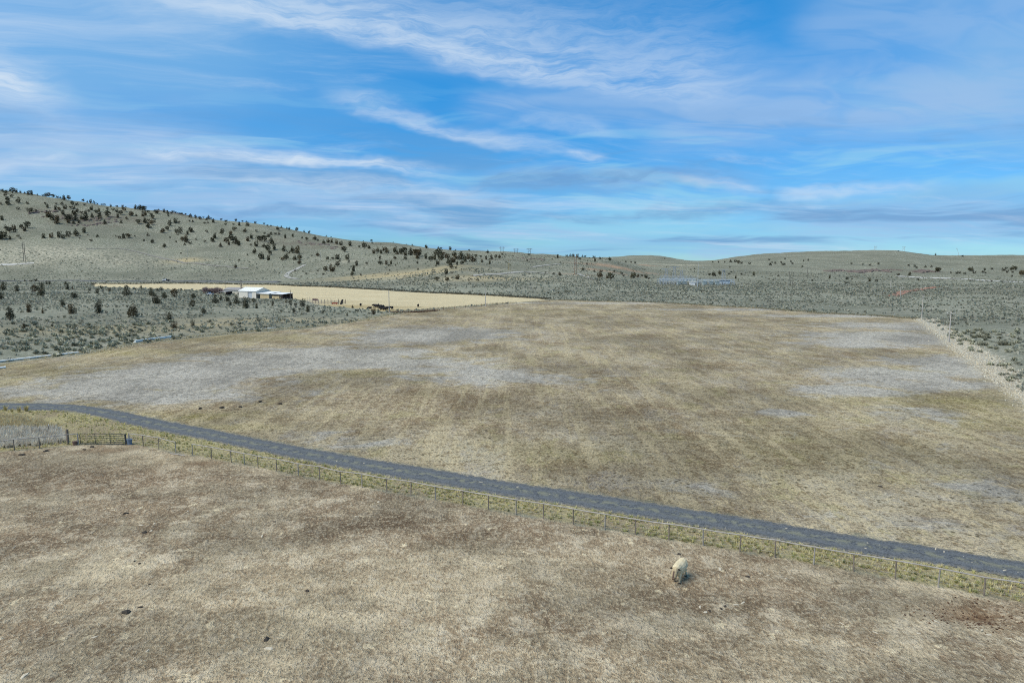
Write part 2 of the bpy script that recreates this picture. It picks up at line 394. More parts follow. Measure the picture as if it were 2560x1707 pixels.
# ------------------------------------------------------------------ mesh helpers
def mesh_np(name, V, F, smooth=False):
    V = np.ascontiguousarray(V, dtype=np.float32); F = np.ascontiguousarray(F, dtype=np.int32)
    me = bpy.data.meshes.new(name); k = F.shape[1]
    me.vertices.add(len(V)); me.vertices.foreach_set('co', V.ravel())
    me.loops.add(F.size); me.loops.foreach_set('vertex_index', F.ravel())
    me.polygons.add(len(F)); me.polygons.foreach_set('loop_start', np.arange(0, F.size, k, dtype=np.int32))
    if smooth: me.polygons.foreach_set('use_smooth', np.ones(len(F), dtype=bool))
    me.update(calc_edges=True)
    return me
def put(name, me, mat=None, parent=None, loc=None, rotz=0.0):
    o = bpy.data.objects.new(name, me); COL.objects.link(o)
    if mat is not None and len(me.materials) == 0: me.materials.append(mat)
    if parent is not None: o.parent = parent
    if loc is not None: o.location = loc
    if rotz: o.rotation_euler = (0, 0, rotz)
    return o
def empty(name, loc, rotz=0.0, label=None, cat=None, group=None):
    o = bpy.data.objects.new(name, None); COL.objects.link(o)
    o.empty_display_size = 0.2; o.location = loc; o.rotation_euler = (0, 0, rotz)
    if label: tag(o, label, cat, group)
    return o
def tag(o, label, cat, group=None):
    o['label'] = label; o['category'] = cat
    if group: o['group'] = group
    return o
class MB:
    """collects boxes, tubes and prisms into one mesh"""
    def __init__(s): s.v = []; s.f = []
    def box(s, x0, x1, y0, y1, z0, z1):
        b = len(s.v)
        s.v += [(x0,y0,z0),(x1,y0,z0),(x1,y1,z0),(x0,y1,z0),(x0,y0,z1),(x1,y0,z1),(x1,y1,z1),(x0,y1,z1)]
        s.f += [tuple(b+i for i in q) for q in ((0,3,2,1),(4,5,6,7),(0,1,5,4),(1,2,6,5),(2,3,7,6),(3,0,4,7))]
        return s
    def hexa(s, pts):
        b = len(s.v); s.v += [tuple(p) for p in pts]
        s.f += [tuple(b+i for i in q) for q in ((0,3,2,1),(4,5,6,7),(0,1,5,4),(1,2,6,5),(2,3,7,6),(3,0,4,7))]
        return s
    def tube(s, pts, rad, n=8, sy=1.0, caps=True):
        pts = [Vector(p) for p in pts]
        if not hasattr(rad, '__len__'): rad = [rad] * len(pts)
        b = len(s.v)
        for i, p in enumerate(pts):
            t = (pts[min(i+1, len(pts)-1)] - pts[max(i-1, 0)])
            t = t.normalized() if t.length > 1e-9 else Vector((0,0,1))
            up = Vector((0,0,1)) if abs(t.z) < 0.95 else Vector((1,0,0))
            a = t.cross(up).normalized(); c_ = a.cross(t).normalized()
            for k in range(n):
                th_ = 2*math.pi*k/n
                q = p + a*math.cos(th_)*rad[i]*sy + c_*math.sin(th_)*rad[i]
                s.v.append(tuple(q))
        for i in range(len(pts)-1):
            for k in range(n):
                s.f.append((b+i*n+k, b+i*n+(k+1)%n, b+(i+1)*n+(k+1)%n, b+(i+1)*n+k))
        if caps:
            s.f.append(tuple(b+k for k in range(n-1,-1,-1)))
            e = b+(len(pts)-1)*n; s.f.append(tuple(e+k for k in range(n)))
        return s
    def prism(s, prof, y0, y1):
        """profile (x,z) extruded along y"""
        b = len(s.v); n = len(prof)
        s.v += [(p[0], y0, p[1]) for p in prof] + [(p[0], y1, p[1]) for p in prof]
        s.f.append(tuple(b+i for i in range(n))); s.f.append(tuple(b+n+i for i in range(n-1,-1,-1)))
        for i in range(n):
            j = (i+1) % n; s.f.append((b+i, b+n+i, b+n+j, b+j))
        return s
    def mesh(s, name, smooth=False, bevel=0.0):
        me = bpy.data.meshes.new(name); me.from_pydata(s.v, [], s.f)
        bm = bmesh.new(); bm.from_mesh(me)
        bmesh.ops.recalc_face_normals(bm, faces=bm.faces)
        if bevel: bmesh.ops.bevel(bm, geom=bm.edges[:], offset=bevel, segments=1, affect='EDGES')
        bm.to_mesh(me); bm.free()
        if smooth: me.polygons.foreach_set('use_smooth', np.ones(len(me.polygons), dtype=bool))
        me.update(); return me
    def put(s, name, mat, parent=None, loc=None, rotz=0.0, smooth=False, bevel=0.0):
        return put(name, s.mesh(name, smooth, bevel), mat, parent, loc, rotz)

# ------------------------------------------------------------------ materials
def base_mat(name):
    m = bpy.data.materials.new(name); m.use_nodes = True
    t = NT(m.node_tree); b = t.n['Principled BSDF']
    b.inputs['Roughness'].default_value = 0.9
    b.inputs['Specular IOR Level'].default_value = 0.2
    return m, t, b
def simple(name, col, rough=0.8, var=0.25, scale=3.0, metal=0.0, spec=0.25, objvar=0.0, bump=0.0):
    m, t, b = base_mat(name)
    tc = t.new('ShaderNodeTexCoord').outputs['Object']
    n = t.noise(tc, scale, 5, 0.6)
    f = t.ramp(n, 0.25, 0.75, 1 - var, 1 + var, smooth=False)
    if objvar:
        oi = t.new('ShaderNodeObjectInfo').outputs['Random']
        f = t.m('MULTIPLY', f, t.ramp(oi, 0, 1, 1 - objvar, 1 + objvar, smooth=False))
    t.put(b.inputs['Base Color'], t.scalecol(col, f))
    b.inputs['Roughness'].default_value = rough; b.inputs['Metallic'].default_value = metal
    b.inputs['Specular IOR Level'].default_value = spec
    if bump:
        bn = t.new('ShaderNodeBump'); bn.inputs['Strength'].default_value = bump; bn.inputs['Distance'].default_value = 0.05
        t.l.new(n, bn.inputs['Height']); t.l.new(bn.outputs[0], b.inputs['Normal'])
    return m
def vcol_mat(name, rough=0.95):
    """colour from the scattered piece's own colour attribute, with fine variation"""
    m, t, b = base_mat(name)
    c_ = t.attr('tone', 'Color')
    pos = t.new('ShaderNodeNewGeometry').outputs['Position']
    n = t.noise(pos, 2.5, 3, 0.6)
    col = t.scalecol(c_, t.ramp(n, 0.2, 0.8, 0.75, 1.25, smooth=False))
    t.put(b.inputs['Base Color'], col)
    b.inputs['Roughness'].default_value = rough; b.inputs['Specular IOR Level'].default_value = 0.1
    tr = t.new('ShaderNodeBsdfTranslucent'); t.put(tr.inputs[0], col)
    mx = t.new('ShaderNodeMixShader'); mx.inputs[0].default_value = 0.35
    t.l.new(b.outputs[0], mx.inputs[1]); t.l.new(tr.outputs[0], mx.inputs[2]); t.l.new(mx.outputs[0], t.n['Material Output'].inputs[0])
    return m

def ground_material():
    m, t, b = base_mat('ground_soil_and_grass'); t.dim = '2D'
    pos = t.new('ShaderNodeNewGeometry').outputs['Position']
    px, py, pz = t.sep(pos)[0:3]
    flatp = t.comb(px, py, 0.0)
    nb = t.noise(flatp, 0.035, 3, 0.55)
    nm = t.noise(flatp, 0.16, 5, 0.66)
    ns = t.noise(flatp, 0.9, 4, 0.70)
    nf = t.noise(flatp, 3.6, 3, 0.7)
    ng = t.noise(flatp, 13.0, 2, 0.7)
    straw = t.noise(t.comb(t.m('MULTIPLY', px, 5.0), t.m('MULTIPLY', py, 2.2), 2.0), 1.0, 3, 0.72)
    # ---- sage range soil
    sg1 = t.mix(t.ramp(nm, 0.34, 0.66), (0.186, 0.206, 0.188), (0.285, 0.293, 0.268))
    sg1 = t.mix(t.ramp(nb, 0.40, 0.66, 0.0, 0.55), sg1, (0.195, 0.218, 0.192))
    sg1 = t.scalecol(sg1, t.ramp(t.noise(flatp, 0.011, 4, 0.6), 0.38, 0.62, 0.84, 1.14))
    bush = t.voro(flatp, 0.42, 1.0)
    bush2 = t.voro(flatp, 0.85, 1.0)
    bn1 = t.m('ADD', bush, t.m('MULTIPLY', t.m('SUBTRACT', nf, 0.5), 0.45))
    fard = t.ramp(py, 420, 900, 0.0, 1.0)
    sg1 = t.mix(t.m('MULTIPLY', t.ramp(bn1, 0.46, 0.20), t.ramp(fard, 0, 1, 0.30, 0.95)), sg1, (0.105, 0.118, 0.092))
    sg1 = t.mix(t.m('MULTIPLY', t.ramp(bush2, 0.34, 0.15), 0.65), sg1, (0.12, 0.13, 0.105))
    sg1 = t.mix(t.m('MULTIPLY', t.ramp(ng, 0.55, 0.75), 0.35), sg1, (0.44, 0.42, 0.36))
    hp, ht, hr, hk, hd = (t.attr(k) for k in ('pale_soil', 'tan_soil', 'red_soil', 'rock', 'dense_sage'))
    mott = t.ramp(t.noise(flatp, 0.22, 6, 0.72), 0.40, 0.62)
    sg1 = t.mix(t.m('MULTIPLY', t.m('MULTIPLY', hp, mott), 0.9), sg1, (0.44, 0.43, 0.375))
    sg1 = t.mix(t.m('MULTIPLY', ht, t.ramp(ns, 0.3, 0.6, 0.5, 1.0)), sg1, (0.40, 0.345, 0.225))
    sg1 = t.mix(t.m('MULTIPLY', hr, t.ramp(nm, 0.35, 0.6, 0.3, 1.0)), sg1, (0.36, 0.245, 0.185))
    rk = t.ramp(t.noise(flatp, 0.12, 6, 0.75, 0.6), 0.42, 0.58)
    sg1 = t.mix(t.m('MULTIPLY', t.m('MULTIPLY', hk, rk), 0.9), sg1, (0.125, 0.105, 0.095))
    sg1 = t.mix(t.m('MULTIPLY', hd, t.ramp(ns, 0.35, 0.6, 0.35, 0.85)), sg1, (0.125, 0.125, 0.10))
    # ---- pasture
    n6 = t.noise(t.comb(t.m('MULTIPLY', px, 0.085), t.m('MULTIPLY', py, 0.070), 0.0), 1.0, 8, 0.74)
    n7 = t.noise(t.comb(t.m('MULTIPLY', px, 0.13), t.m('MULTIPLY', py, 0.08), 0.0), 1.3, 7, 0.74)
    pa = t.mix(t.ramp(nm, 0.36, 0.64), (0.232, 0.200, 0.145), (0.345, 0.312, 0.238))
    pa = t.mix(t.ramp(n6, 0.53, 0.61, 0, 0.75), pa, (0.335, 0.320, 0.265))
    pa = t.mix(t.ramp(n6, 0.46, 0.38, 0, 0.70), pa, (0.190, 0.142, 0.092))
    pa = t.mix(t.ramp(n7, 0.55, 0.63, 0, 0.70), pa, (0.300, 0.280, 0.160))
    pa = t.mix(t.ramp(n7, 0.45, 0.37, 0, 0.60), pa, (0.315, 0.300, 0.275))
    pa = t.mix(t.m('MULTIPLY', t.attr('dark_sward'), t.ramp(ns, 0.3, 0.62, 1.0, 0.35)), pa, (0.175, 0.130, 0.080))
    gr = t.attr('green_sward')
    pa = t.mix(t.m('MULTIPLY', gr, t.ramp(nm, 0.38, 0.6, 0.35, 0.95)), pa, (0.245, 0.225, 0.085))
    rows = t.noise(t.comb(t.m('MULTIPLY', px, 0.55), t.m('MULTIPLY', py, 0.03), 1.0), 1.0, 4, 0.6, 0.3)
    pa = t.mix(t.ramp(rows, 0.50, 0.62, 0, 0.60), pa, (0.40, 0.355, 0.24))
    pa = t.mix(t.m('MULTIPLY', t.ramp(ns, 0.47, 0.36), 0.60), pa, (0.150, 0.115, 0.066))
    pa = t.mix(t.m('MULTIPLY', t.ramp(ns, 0.53, 0.66), 0.55), pa, (0.455, 0.395, 0.26))
    pa = t.mix(t.m('MULTIPLY', t.ramp(nf, 0.5, 0.7), 0.60), pa, (0.50, 0.44, 0.30))
    pa = t.mix(t.m('MULTIPLY', t.ramp(nf, 0.46, 0.30), 0.65), pa, (0.115, 0.092, 0.055))
    gy0 = t.m('ADD', t.attr('grey_sward'), t.m('MULTIPLY', t.m('SUBTRACT', t.noise(t.comb(t.m('MULTIPLY', px, 0.12), t.m('MULTIPLY', py, 0.15), 0.0), 1.0, 7, 0.74, 0.5), 0.5), 2.4))
    gy = t.ramp(gy0, 0.22, 0.80)
    gyc = t.mix(t.ramp(ns, 0.38, 0.62), (0.270, 0.272, 0.262), (0.410, 0.412, 0.392))
    gyc = t.mix(t.m('MULTIPLY', t.ramp(nf, 0.5, 0.72), 0.5), gyc, (0.46, 0.435, 0.36))
    gyc = t.mix(t.m('MULTIPLY', t.ramp(nf, 0.46, 0.30), 0.5), gyc, (0.15, 0.15, 0.145))
    pa = t.mix(t.m('MULTIPLY', gy, 0.85), pa, gyc)
    tuft = t.voro(flatp, 0.75, 1.0)
    pa = t.mix(t.m('MULTIPLY', t.ramp(tuft, 0.17, 0.08), t.ramp(nm, 0.45, 0.6, 0.2, 0.8)), pa, (0.075, 0.065, 0.04))
    b8 = t.noise(t.comb(t.m('MULTIPLY', px, 0.046), t.m('MULTIPLY', py, 0.036), 0.0), 1.0, 8, 0.72)
    pa = t.scalecol(pa, t.ramp(b8, 0.36, 0.64, 0.74, 1.18))
    pa = t.mix(1.0, pa, (1.0, 1.0, 1.06), 'MULTIPLY')
    # ---- paddock
    p6 = t.noise(flatp, 0.10, 8, 0.74)
    p7 = t.noise(flatp, 0.33, 7, 0.76)
    pd = t.mix(t.ramp(p6, 0.42, 0.56), (0.200, 0.163, 0.122), (0.355, 0.325, 0.258))
    pd = t.mix(t.ramp(p7, 0.535, 0.595, 0, 0.85), pd, (0.455, 0.425, 0.360))
    pd = t.mix(t.ramp(p7, 0.46, 0.39, 0, 0.80), pd, (0.170, 0.132, 0.098))
    pd = t.mix(t.m('MULTIPLY', t.attr('dark_earth'), t.ramp(ns, 0.32, 0.62, 1.25, 0.70)), pd, (0.140, 0.106, 0.078))
    pd = t.mix(t.m('MULTIPLY', t.attr('pale_straw'), t.ramp(ns, 0.3, 0.62, 0.4, 1.0)), pd, (0.44, 0.395, 0.30))
    pd = t.mix(t.m('MULTIPLY', t.ramp(ns, 0.50, 0.68), 0.55), pd, (0.365, 0.345, 0.305))
    pd = t.mix(t.m('MULTIPLY', t.ramp(straw, 0.54, 0.72), 0.55), pd, (0.475, 0.43, 0.345))
    pd = t.mix(t.m('MULTIPLY', t.ramp(straw, 0.46, 0.30), 0.60), pd, (0.120, 0.090, 0.068))
    pd = t.mix(t.m('MULTIPLY', t.ramp(ng, 0.52, 0.72), 0.30), pd, (0.50, 0.46, 0.38))
    pd = t.mix(t.m('MULTIPLY', t.ramp(t.noise(flatp, 0.7, 5, 0.70), 0.64, 0.70), 0.85), pd, (0.56, 0.52, 0.41))
    q8 = t.noise(t.comb(t.m('MULTIPLY', px, 0.075), t.m('MULTIPLY', py, 0.12), 0.0), 1.0, 8, 0.74)
    pd = t.scalecol(pd, t.ramp(q8, 0.40, 0.60, 0.74, 1.24))
    pd = t.mix(t.m('MULTIPLY', t.ramp(nf, 0.54, 0.66), 0.40), pd, (0.54, 0.49, 0.39))
    pd = t.mix(t.m('MULTIPLY', t.ramp(nf, 0.44, 0.32), 0.38), pd, (0.115, 0.088, 0.062))
    pd = t.mix(1.0, pd, (1.03, 1.0, 0.975), 'MULTIPLY')
    red = t.attr('bare_dirt')
    pd = t.mix(red, pd, t.mix(t.ramp(ns, 0.4, 0.6), (0.135, 0.085, 0.055), (0.235, 0.170, 0.115)))
    # ---- verge
    ve = t.mix(t.ramp(nm, 0.38, 0.62), (0.25, 0.22, 0.165), (0.33, 0.31, 0.195))
    ve = t.mix(t.m('MULTIPLY', t.ramp(nf, 0.5, 0.72), 0.6), ve, (0.50, 0.46, 0.25))
    ve = t.mix(t.m('MULTIPLY', t.ramp(nf, 0.45, 0.28), 0.6), ve, (0.17, 0.145, 0.085))
    # ---- stubble hay
    hst = t.noise(t.comb(t.m('MULTIPLY', px, 0.03), t.m('MULTIPLY', py, 0.35), 0.0), 1.0, 5, 0.6, 0.3)
    hy = t.mix(t.ramp(hst, 0.35, 0.65), (0.47, 0.415, 0.295), (0.555, 0.51, 0.385))
    hy = t.mix(t.m('MULTIPLY', t.ramp(ns, 0.55, 0.75), 0.4), hy, (0.42, 0.35, 0.20))
    hy = t.mix(t.m('MULTIPLY', t.ramp(nf, 0.45, 0.65), 0.3), hy, (0.40, 0.34, 0.22))
    hy = t.mix(t.attr('trodden'), hy, (0.30, 0.245, 0.13))
    # ---- blend by distance to each field's edge, broken up by noise
    jit = t.m('ADD', t.m('MULTIPLY', t.m('SUBTRACT', ns, 0.5), 2.4), t.m('MULTIPLY', t.m('SUBTRACT', nm, 0.5), 3.0))
    def edge(name, wdt, amp):
        e = t.m('ADD', t.attr(name), t.m('MULTIPLY', jit, amp))
        return t.ramp(e, -wdt, wdt)
    c_ = sg1
    c_ = t.mix(edge('edge_hayfield', 1.2, 0.6), c_, hy)
    c_ = t.mix(edge('edge_pasture', 0.9, 1.0), c_, pa)
    c_ = t.mix(t.m('MULTIPLY', t.attr('weed_line'), t.ramp(ns, 0.32, 0.52, 0.55, 1.0)), c_, (0.68, 0.645, 0.545))
    c_ = t.mix(edge('edge_verge', 0.5, 0.35), c_, ve)
    c_ = t.mix(edge('edge_paddock', 0.45, 0.45), c_, pd)
    c_ = t.mix(1.0, c_, (1.09, 1.01, 0.84), 'MULTIPLY')
    t.put(b.inputs['Base Color'], c_)
    b.inputs['Roughness'].default_value = 1.0; b.inputs['Specular IOR Level'].default_value = 0.05
    bn = t.new('ShaderNodeBump'); bn.inputs['Strength'].default_value = 0.9; bn.inputs['Distance'].default_value = 0.22
    hgt = t.m('ADD', t.m('MULTIPLY', nf, 0.6), t.m('ADD', t.m('MULTIPLY', ns, 0.9), t.m('MULTIPLY', ng, 0.25)))
    t.l.new(hgt, bn.inputs['Height']); t.l.new(bn.outputs[0], b.inputs['Normal'])
    return m
M_GROUND = ground_material()

def gravel_material():
    m, t, b = base_mat('blue_grey_gravel'); t.dim = '2D'
    pos = t.new('ShaderNodeNewGeometry').outputs['Position']
    v = t.voro(pos, 9.0, 1.0, out='Color'); vx = t.sep(v)[0]
    n = t.noise(pos, 1.2, 5, 0.6); n2 = t.noise(pos, 16.0, 3, 0.7)
    c_ = t.mix(vx, (0.060, 0.066, 0.069), (0.145, 0.154, 0.157))
    c_ = t.mix(t.ramp(n2, 0.5, 0.75, 0, 0.5), c_, (0.25, 0.258, 0.26))
    c_ = t.mix(t.ramp(n2, 0.46, 0.28, 0, 0.6), c_, (0.035, 0.038, 0.042))
    c_ = t.mix(t.m('MULTIPLY', t.attr('rut'), t.ramp(n, 0.3, 0.6, 0.25, 0.6)), c_, (0.155, 0.165, 0.172))
    crown = t.attr('middle')
    c_ = t.mix(t.m('MULTIPLY', crown, t.ramp(n, 0.42, 0.60, 0.0, 0.70)), c_, (0.25, 0.245, 0.165))
    ed = t.m('MULTIPLY', t.attr('margin'), t.ramp(t.noise(pos, 2.2, 5, 0.65), 0.36, 0.62))
    c_ = t.mix(ed, c_, (0.27, 0.235, 0.17))
    t.put(b.inputs['Base Color'], c_)
    b.inputs['Roughness'].default_value = 0.95; b.inputs['Specular IOR Level'].default_value = 0.1
    bn = t.new('ShaderNodeBump'); bn.inputs['Strength'].default_value = 0.7; bn.inputs['Distance'].default_value = 0.06
    t.l.new(n2, bn.inputs['Height']); t.l.new(bn.outputs[0], b.inputs['Normal'])
    return m

# ------------------------------------------------------------------ ground sheets
def build_ground():
    fr = np.arange(-43.0, 43.01, 0.19)
    rest = np.concatenate([np.arange(45, 316, 3.0)])
    angs = np.radians(np.concatenate([fr, rest]))
    rad = np.concatenate([np.geomspace(1.5, 26, 14), np.arange(26.8, 75, 0.75), np.arange(75, 170, 1.5), np.arange(170, 360, 3.0),
                          np.arange(362, 1400, 4.0), np.arange(1408, 2300, 11.0), np.geomspace(2330, 13000, 26)])
    A, Rr = np.meshgrid(angs, rad)
    # rings of equal forward depth in front of the lens, equal radius elsewhere
    cosA = np.cos(A); wgt = sstep(cosA, 0.55, 0.70)
    dist = Rr * (wgt / np.maximum(cosA, 0.3) + (1 - wgt))
    X, Y = dist * np.sin(A), dist * np.cos(A)
    nr, na = X.shape
    x, y = X.ravel(), Y.ravel()
    z = terrain(x, y)
    V = np.stack([x, y, z], 1)
    V = np.vstack([V, [[0, 0, th(0, 0.0)]]])
    ii, jj = np.meshgrid(np.arange(nr - 1), np.arange(na), indexing='ij')
    j2 = (jj + 1) % na
    F = np.stack([ii * na + jj, ii * na + j2, (ii + 1) * na + j2, (ii + 1) * na + jj], -1).reshape(-1, 4)[:, ::-1]
    x, y = V[:, 0], V[:, 1]
    near = (np.hypot(x, y) < 900)
    at = {}
    for k, p in POLY.items():
        s = np.full(len(V), -30.0); s[near] = np.clip(sdist(p, x[near], y[near]), -30, 30); at['edge_' + k] = s
    front = (y > 0)
    def fb(l):
        o = np.zeros(len(V)); o[front] = blobs(l, x[front], y[front]); return o
    at['grey_sward'], at['green_sward'], at['dark_sward'] = 1.2*fb(GRAY), fb(GREEN), fb(DARKP)
    at['dark_earth'], at['pale_straw'] = fb(PADDARK), fb(PADPALE)
    at['pale_soil'], at['tan_soil'], at['red_soil'], at['rock'], at['dense_sage'] = fb(HPALE), fb(HTAN), fb(HRED), fb(HROCK), fb(HDARK)
    at['bare_dirt'] = fb([(2425,1540,1.5,0.7,1.0),(2385,1527,1.3,0.6,.6),(2465,1545,1.2,0.5,.5),(268,1126,2.2,0.9,.75),(200,1130,1.6,0.6,.55),
                          (505,1158,1.8,0.8,.7),(330,1117,1.4,.5,.5),(1100,1345,2.5,1.0,.25),(1900,1480,3,1,.25)])
    wl = np.full(len(V), 99.0); PL = [flat(2302, 797)] + PR
    for (ax, ay), (bx, by) in zip(PL[:-1], PL[1:]):
        ex, ey = bx - ax, by - ay; t = np.clip(((x - ax)*ex + (y - ay)*ey)/(ex*ex + ey*ey), 0, 1)
        wl = np.minimum(wl, np.hypot(x - ax - t*ex - 1.6, y - ay - t*ey))
    at['weed_line'] = np.exp(-(wl/2.9)**2)
    at['trodden'] = fb([(1000,779,30,4,1),(960,775,16,7,.9),(900,768,26,7,.8),(1040,778,22,4,.9),(1120,772,30,5,.5),(850,764,20,6,.8),(800,756,20,7,.6)])
    fc = F.mean if False else None
    cx, cy = x[F].mean(1), y[F].mean(1)
    ez = {k: at['edge_' + k][F].mean(1) for k in POLY}
    zone = np.zeros(len(F), int)
    for i, k in enumerate(('hayfield', 'pasture', 'verge', 'paddock')): zone[ez[k] > 0] = i + 1
    names = ['ground', 'hayfield', 'pasture', 'verge', 'paddock']
    for i, nm in enumerate(names):
        f = F[zone == i]
        used = np.unique(f); remap = np.full(len(V), -1); remap[used] = np.arange(len(used))
        vv, ff = V[used], remap[f]
        me = mesh_np(nm, vv, ff, smooth=True)
        for k, a in at.items():
            q = me.attributes.new(k, 'FLOAT', 'POINT'); q.data.foreach_set('value', a[used].astype(np.float32))
        o = put(nm, me, M_GROUND); o['kind'] = 'structure'
    return
build_ground()

def resample(pts, n):
    P = np.array(pts, float); d = np.concatenate([[0], np.cumsum(np.hypot(*np.diff(P, axis=0).T))])
    tq = np.linspace(0, d[-1], n)
    return np.stack([pchip(d, P[:, 0], tq), pchip(d, P[:, 1], tq)], 1)
def strip(name, A, B, lift, mat, crown=0.0, n=None, m=7, wob=0.0):
    A, B = resample(A, n), resample(B, n)
    if wob:
        for P, sd in ((A, 31), (B, 47)):
            tt = np.arange(n) * 0.9
            P[:, 1] += wob * fbm(tt, tt * 0 + sd, 3, sd)
    t = np.linspace(0, 1, m)
    X = A[:, None, :] * (1 - t)[None, :, None] + B[:, None, :] * t[None, :, None]
    x, y = X[..., 0].ravel(), X[..., 1].ravel()
    arch = np.tile(4 * t * (1 - t), n)
    z = terrain(x, y) + lift + crown * arch
    V = np.stack([x, y, z], 1)
    i, j = np.meshgrid(np.arange(n - 1), np.arange(m - 1), indexing='ij')
    F = np.stack([i*m+j, (i+1)*m+j, (i+1)*m+j+1, i*m+j+1], -1).reshape(-1, 4)
    me = mesh_np(name, V, F, smooth=True)
    q = me.attributes.new('middle', 'FLOAT', 'POINT'); q.data.foreach_set('value', np.tile(np.exp(-((t-0.5)/0.13)**2), n).astype(np.float32))
    q = me.attributes.new('margin', 'FLOAT', 'POINT'); q.data.foreach_set('value', np.tile(sstep(np.abs(t-0.5), 0.36, 0.5), n).astype(np.float32))
    q = me.attributes.new('rut', 'FLOAT', 'POINT'); q.data.foreach_set('value', np.tile(np.exp(-((np.abs(t-0.5)-0.23)/0.07)**2), n).astype(np.float32))
    o = put(name, me, mat); o['kind'] = 'structure'
    # make sure it faces up
    if me.polygons[0].normal.z < 0: me.flip_normals()
    return o
M_GRAVEL = gravel_material()
strip('gravel_road', RT, RB, 0.03, M_GRAVEL, crown=0.07, n=420, m=13, wob=0.32)
M_ASPH = simple('asphalt', (0.085, 0.088, 0.095), 0.9, 0.15, 0.3)
hw = [hit(u, v)[:2] for u, v in ((-500, 702.2), (0, 702.6), (250, 703.0), (420, 703.6), (560, 704.2), (700, 705.0))]
off = lambda P, d: [(p[0], p[1] + d) for p in P]
strip('highway', off(hw, 6.5), off(hw, -6.5), 0.35, M_ASPH, crown=0.1, n=160, m=5)
M_SHOULDER = simple('pale_gravel_shoulder', (0.40, 0.38, 0.335), 0.95, 0.2, 0.4)
strip('road_shoulder', off(hw, -6.6), off(hw, -10.5), 0.25, M_SHOULDER, n=160, m=3)
M_DIRT = simple('pale_dirt', (0.33, 0.315, 0.27), 0.95, 0.22, 0.2)
M_REDD = simple('red_cinder_track', (0.31, 0.155, 0.10), 0.95, 0.3, 0.25)
M_PALE = simple('pale_caliche', (0.47, 0.45, 0.395), 0.95, 0.2, 0.15)
def track(name, px, width, mat, n=60, lift=0.3):
    P = np.array([hit(*p)[:2] for p in px])
    d = np.gradient(P, axis=0); d /= np.hypot(d[:, 0], d[:, 1])[:, None]
    nrm = np.stack([-d[:, 1], d[:, 0]], 1) * width / 2
    return strip(name, P + nrm, P - nrm, lift, mat, n=n, m=3, wob=0.8)
track('dirt_track', [(215,622),(300,622),(380,640),(470,658),(560,666),(620,672)], 4.0, simple('worn_track_soil', (0.215, 0.200, 0.165), 0.95, 0.25, 0.2), 90)
track('dirt_track', [(762,662),(735,676),(716,688),(722,694),(745,698)], 5.0, M_DIRT, 50)
track('dirt_track', [(0,662.5),(40,661),(85,658)], 7.0, M_PALE, 40)
track('red_cinder_track', [(2228,741),(2246,736),(2270,728.5),(2300,724),(2330,719.5),(2345,718)], 6.5, M_REDD, 60)
track('pale_track', [(2250,690),(2300,694.5),(2380,697),(2450,700.5),(2500,703.5),(2570,706),(2700,709)], 16.0, M_PALE, 60)
track('dirt_track', [(1180,690),(1260,684),(1320,680),(1370,684)], 6.0, M_DIRT, 50)
track('dirt_track', [(1330,668),(1360,664),(1400,660)], 5.0, M_DIRT, 40)
track('dirt_track', [(1445,685),(1465,692),(1485,698)], 5.0, M_DIRT, 40)

# ================================================================== vegetation
def scatter_mesh(name, templ, pts, scl, rot, cols, zs=None, tilt=0.0):
    """many small pieces joined into one mesh; templ is a list of (V, F) variants"""
    Vs, Fs, Cs, base = [], [], [], 0
    n = len(pts); pick = RNG.integers(0, len(templ), n)
    for k, (tv, tf) in enumerate(templ):
        idx = np.where(pick == k)[0]
        if len(idx) == 0: continue
        c_, s_ = np.cos(rot[idx]), np.sin(rot[idx])
        x = tv[None, :, 0] * c_[:, None] - tv[None, :, 1] * s_[:, None]
        y = tv[None, :, 0] * s_[:, None] + tv[None, :, 1] * c_[:, None]
        z = np.repeat(tv[None, :, 2], len(idx), 0)
        sc = scl[idx][:, None]; zz = sc if zs is None else zs[idx][:, None]
        V = np.stack([x * sc, y * sc, z * zz], -1) + pts[idx][:, None, :]
        F = tf[None] + (np.arange(len(idx)) * len(tv))[:, None, None] + base
        Vs.append(V.reshape(-1, 3)); Fs.append(F.reshape(-1, tf.shape[1]))
        Cs.append(np.repeat(cols[idx][:, None, :], len(tv), 1).reshape(-1, 3)); base += len(idx) * len(tv)
    me = mesh_np(name, np.vstack(Vs), np.vstack(Fs))
    C_ = np.vstack(Cs); C4 = np.concatenate([C_, np.ones((len(C_), 1))], 1).astype(np.float32)
    a = me.color_attributes.new('tone', 'FLOAT_COLOR', 'POINT'); a.data.foreach_set('color', C4.ravel())
    return me
def shrub_template(n, rng, wid=0.30):
    """rough dome of upright sprays"""
    V, F = [], []
    for i in range(n):
        az, r0 = rng.uniform(0, 2*math.pi), rng.uniform(0.0, 0.34)
        elv = math.radians(rng.uniform(12, 86)); L = rng.uniform(0.42, 0.72) * (0.75 + 0.35*math.sin(elv))
        b = Vector((math.cos(az)*r0, math.sin(az)*r0, rng.uniform(-0.04, 0.18)))
        d = Vector((math.cos(az)*math.cos(elv), math.sin(az)*math.cos(elv), math.sin(elv)))
        side = Vector((-math.sin(az), math.cos(az), rng.uniform(-.5, .5))).normalized()
        k = len(V); w_ = wid * rng.uniform(.6, 1.3)
        V += [tuple(b), tuple(b + d*L*0.75 + side*w_*0.6), tuple(b + d*L), tuple(b + d*L*0.7 - side*w_*0.6)]
        F.append((k, k+1, k+2)); F.append((k, k+2, k+3))
    return np.array(V), np.array(F)
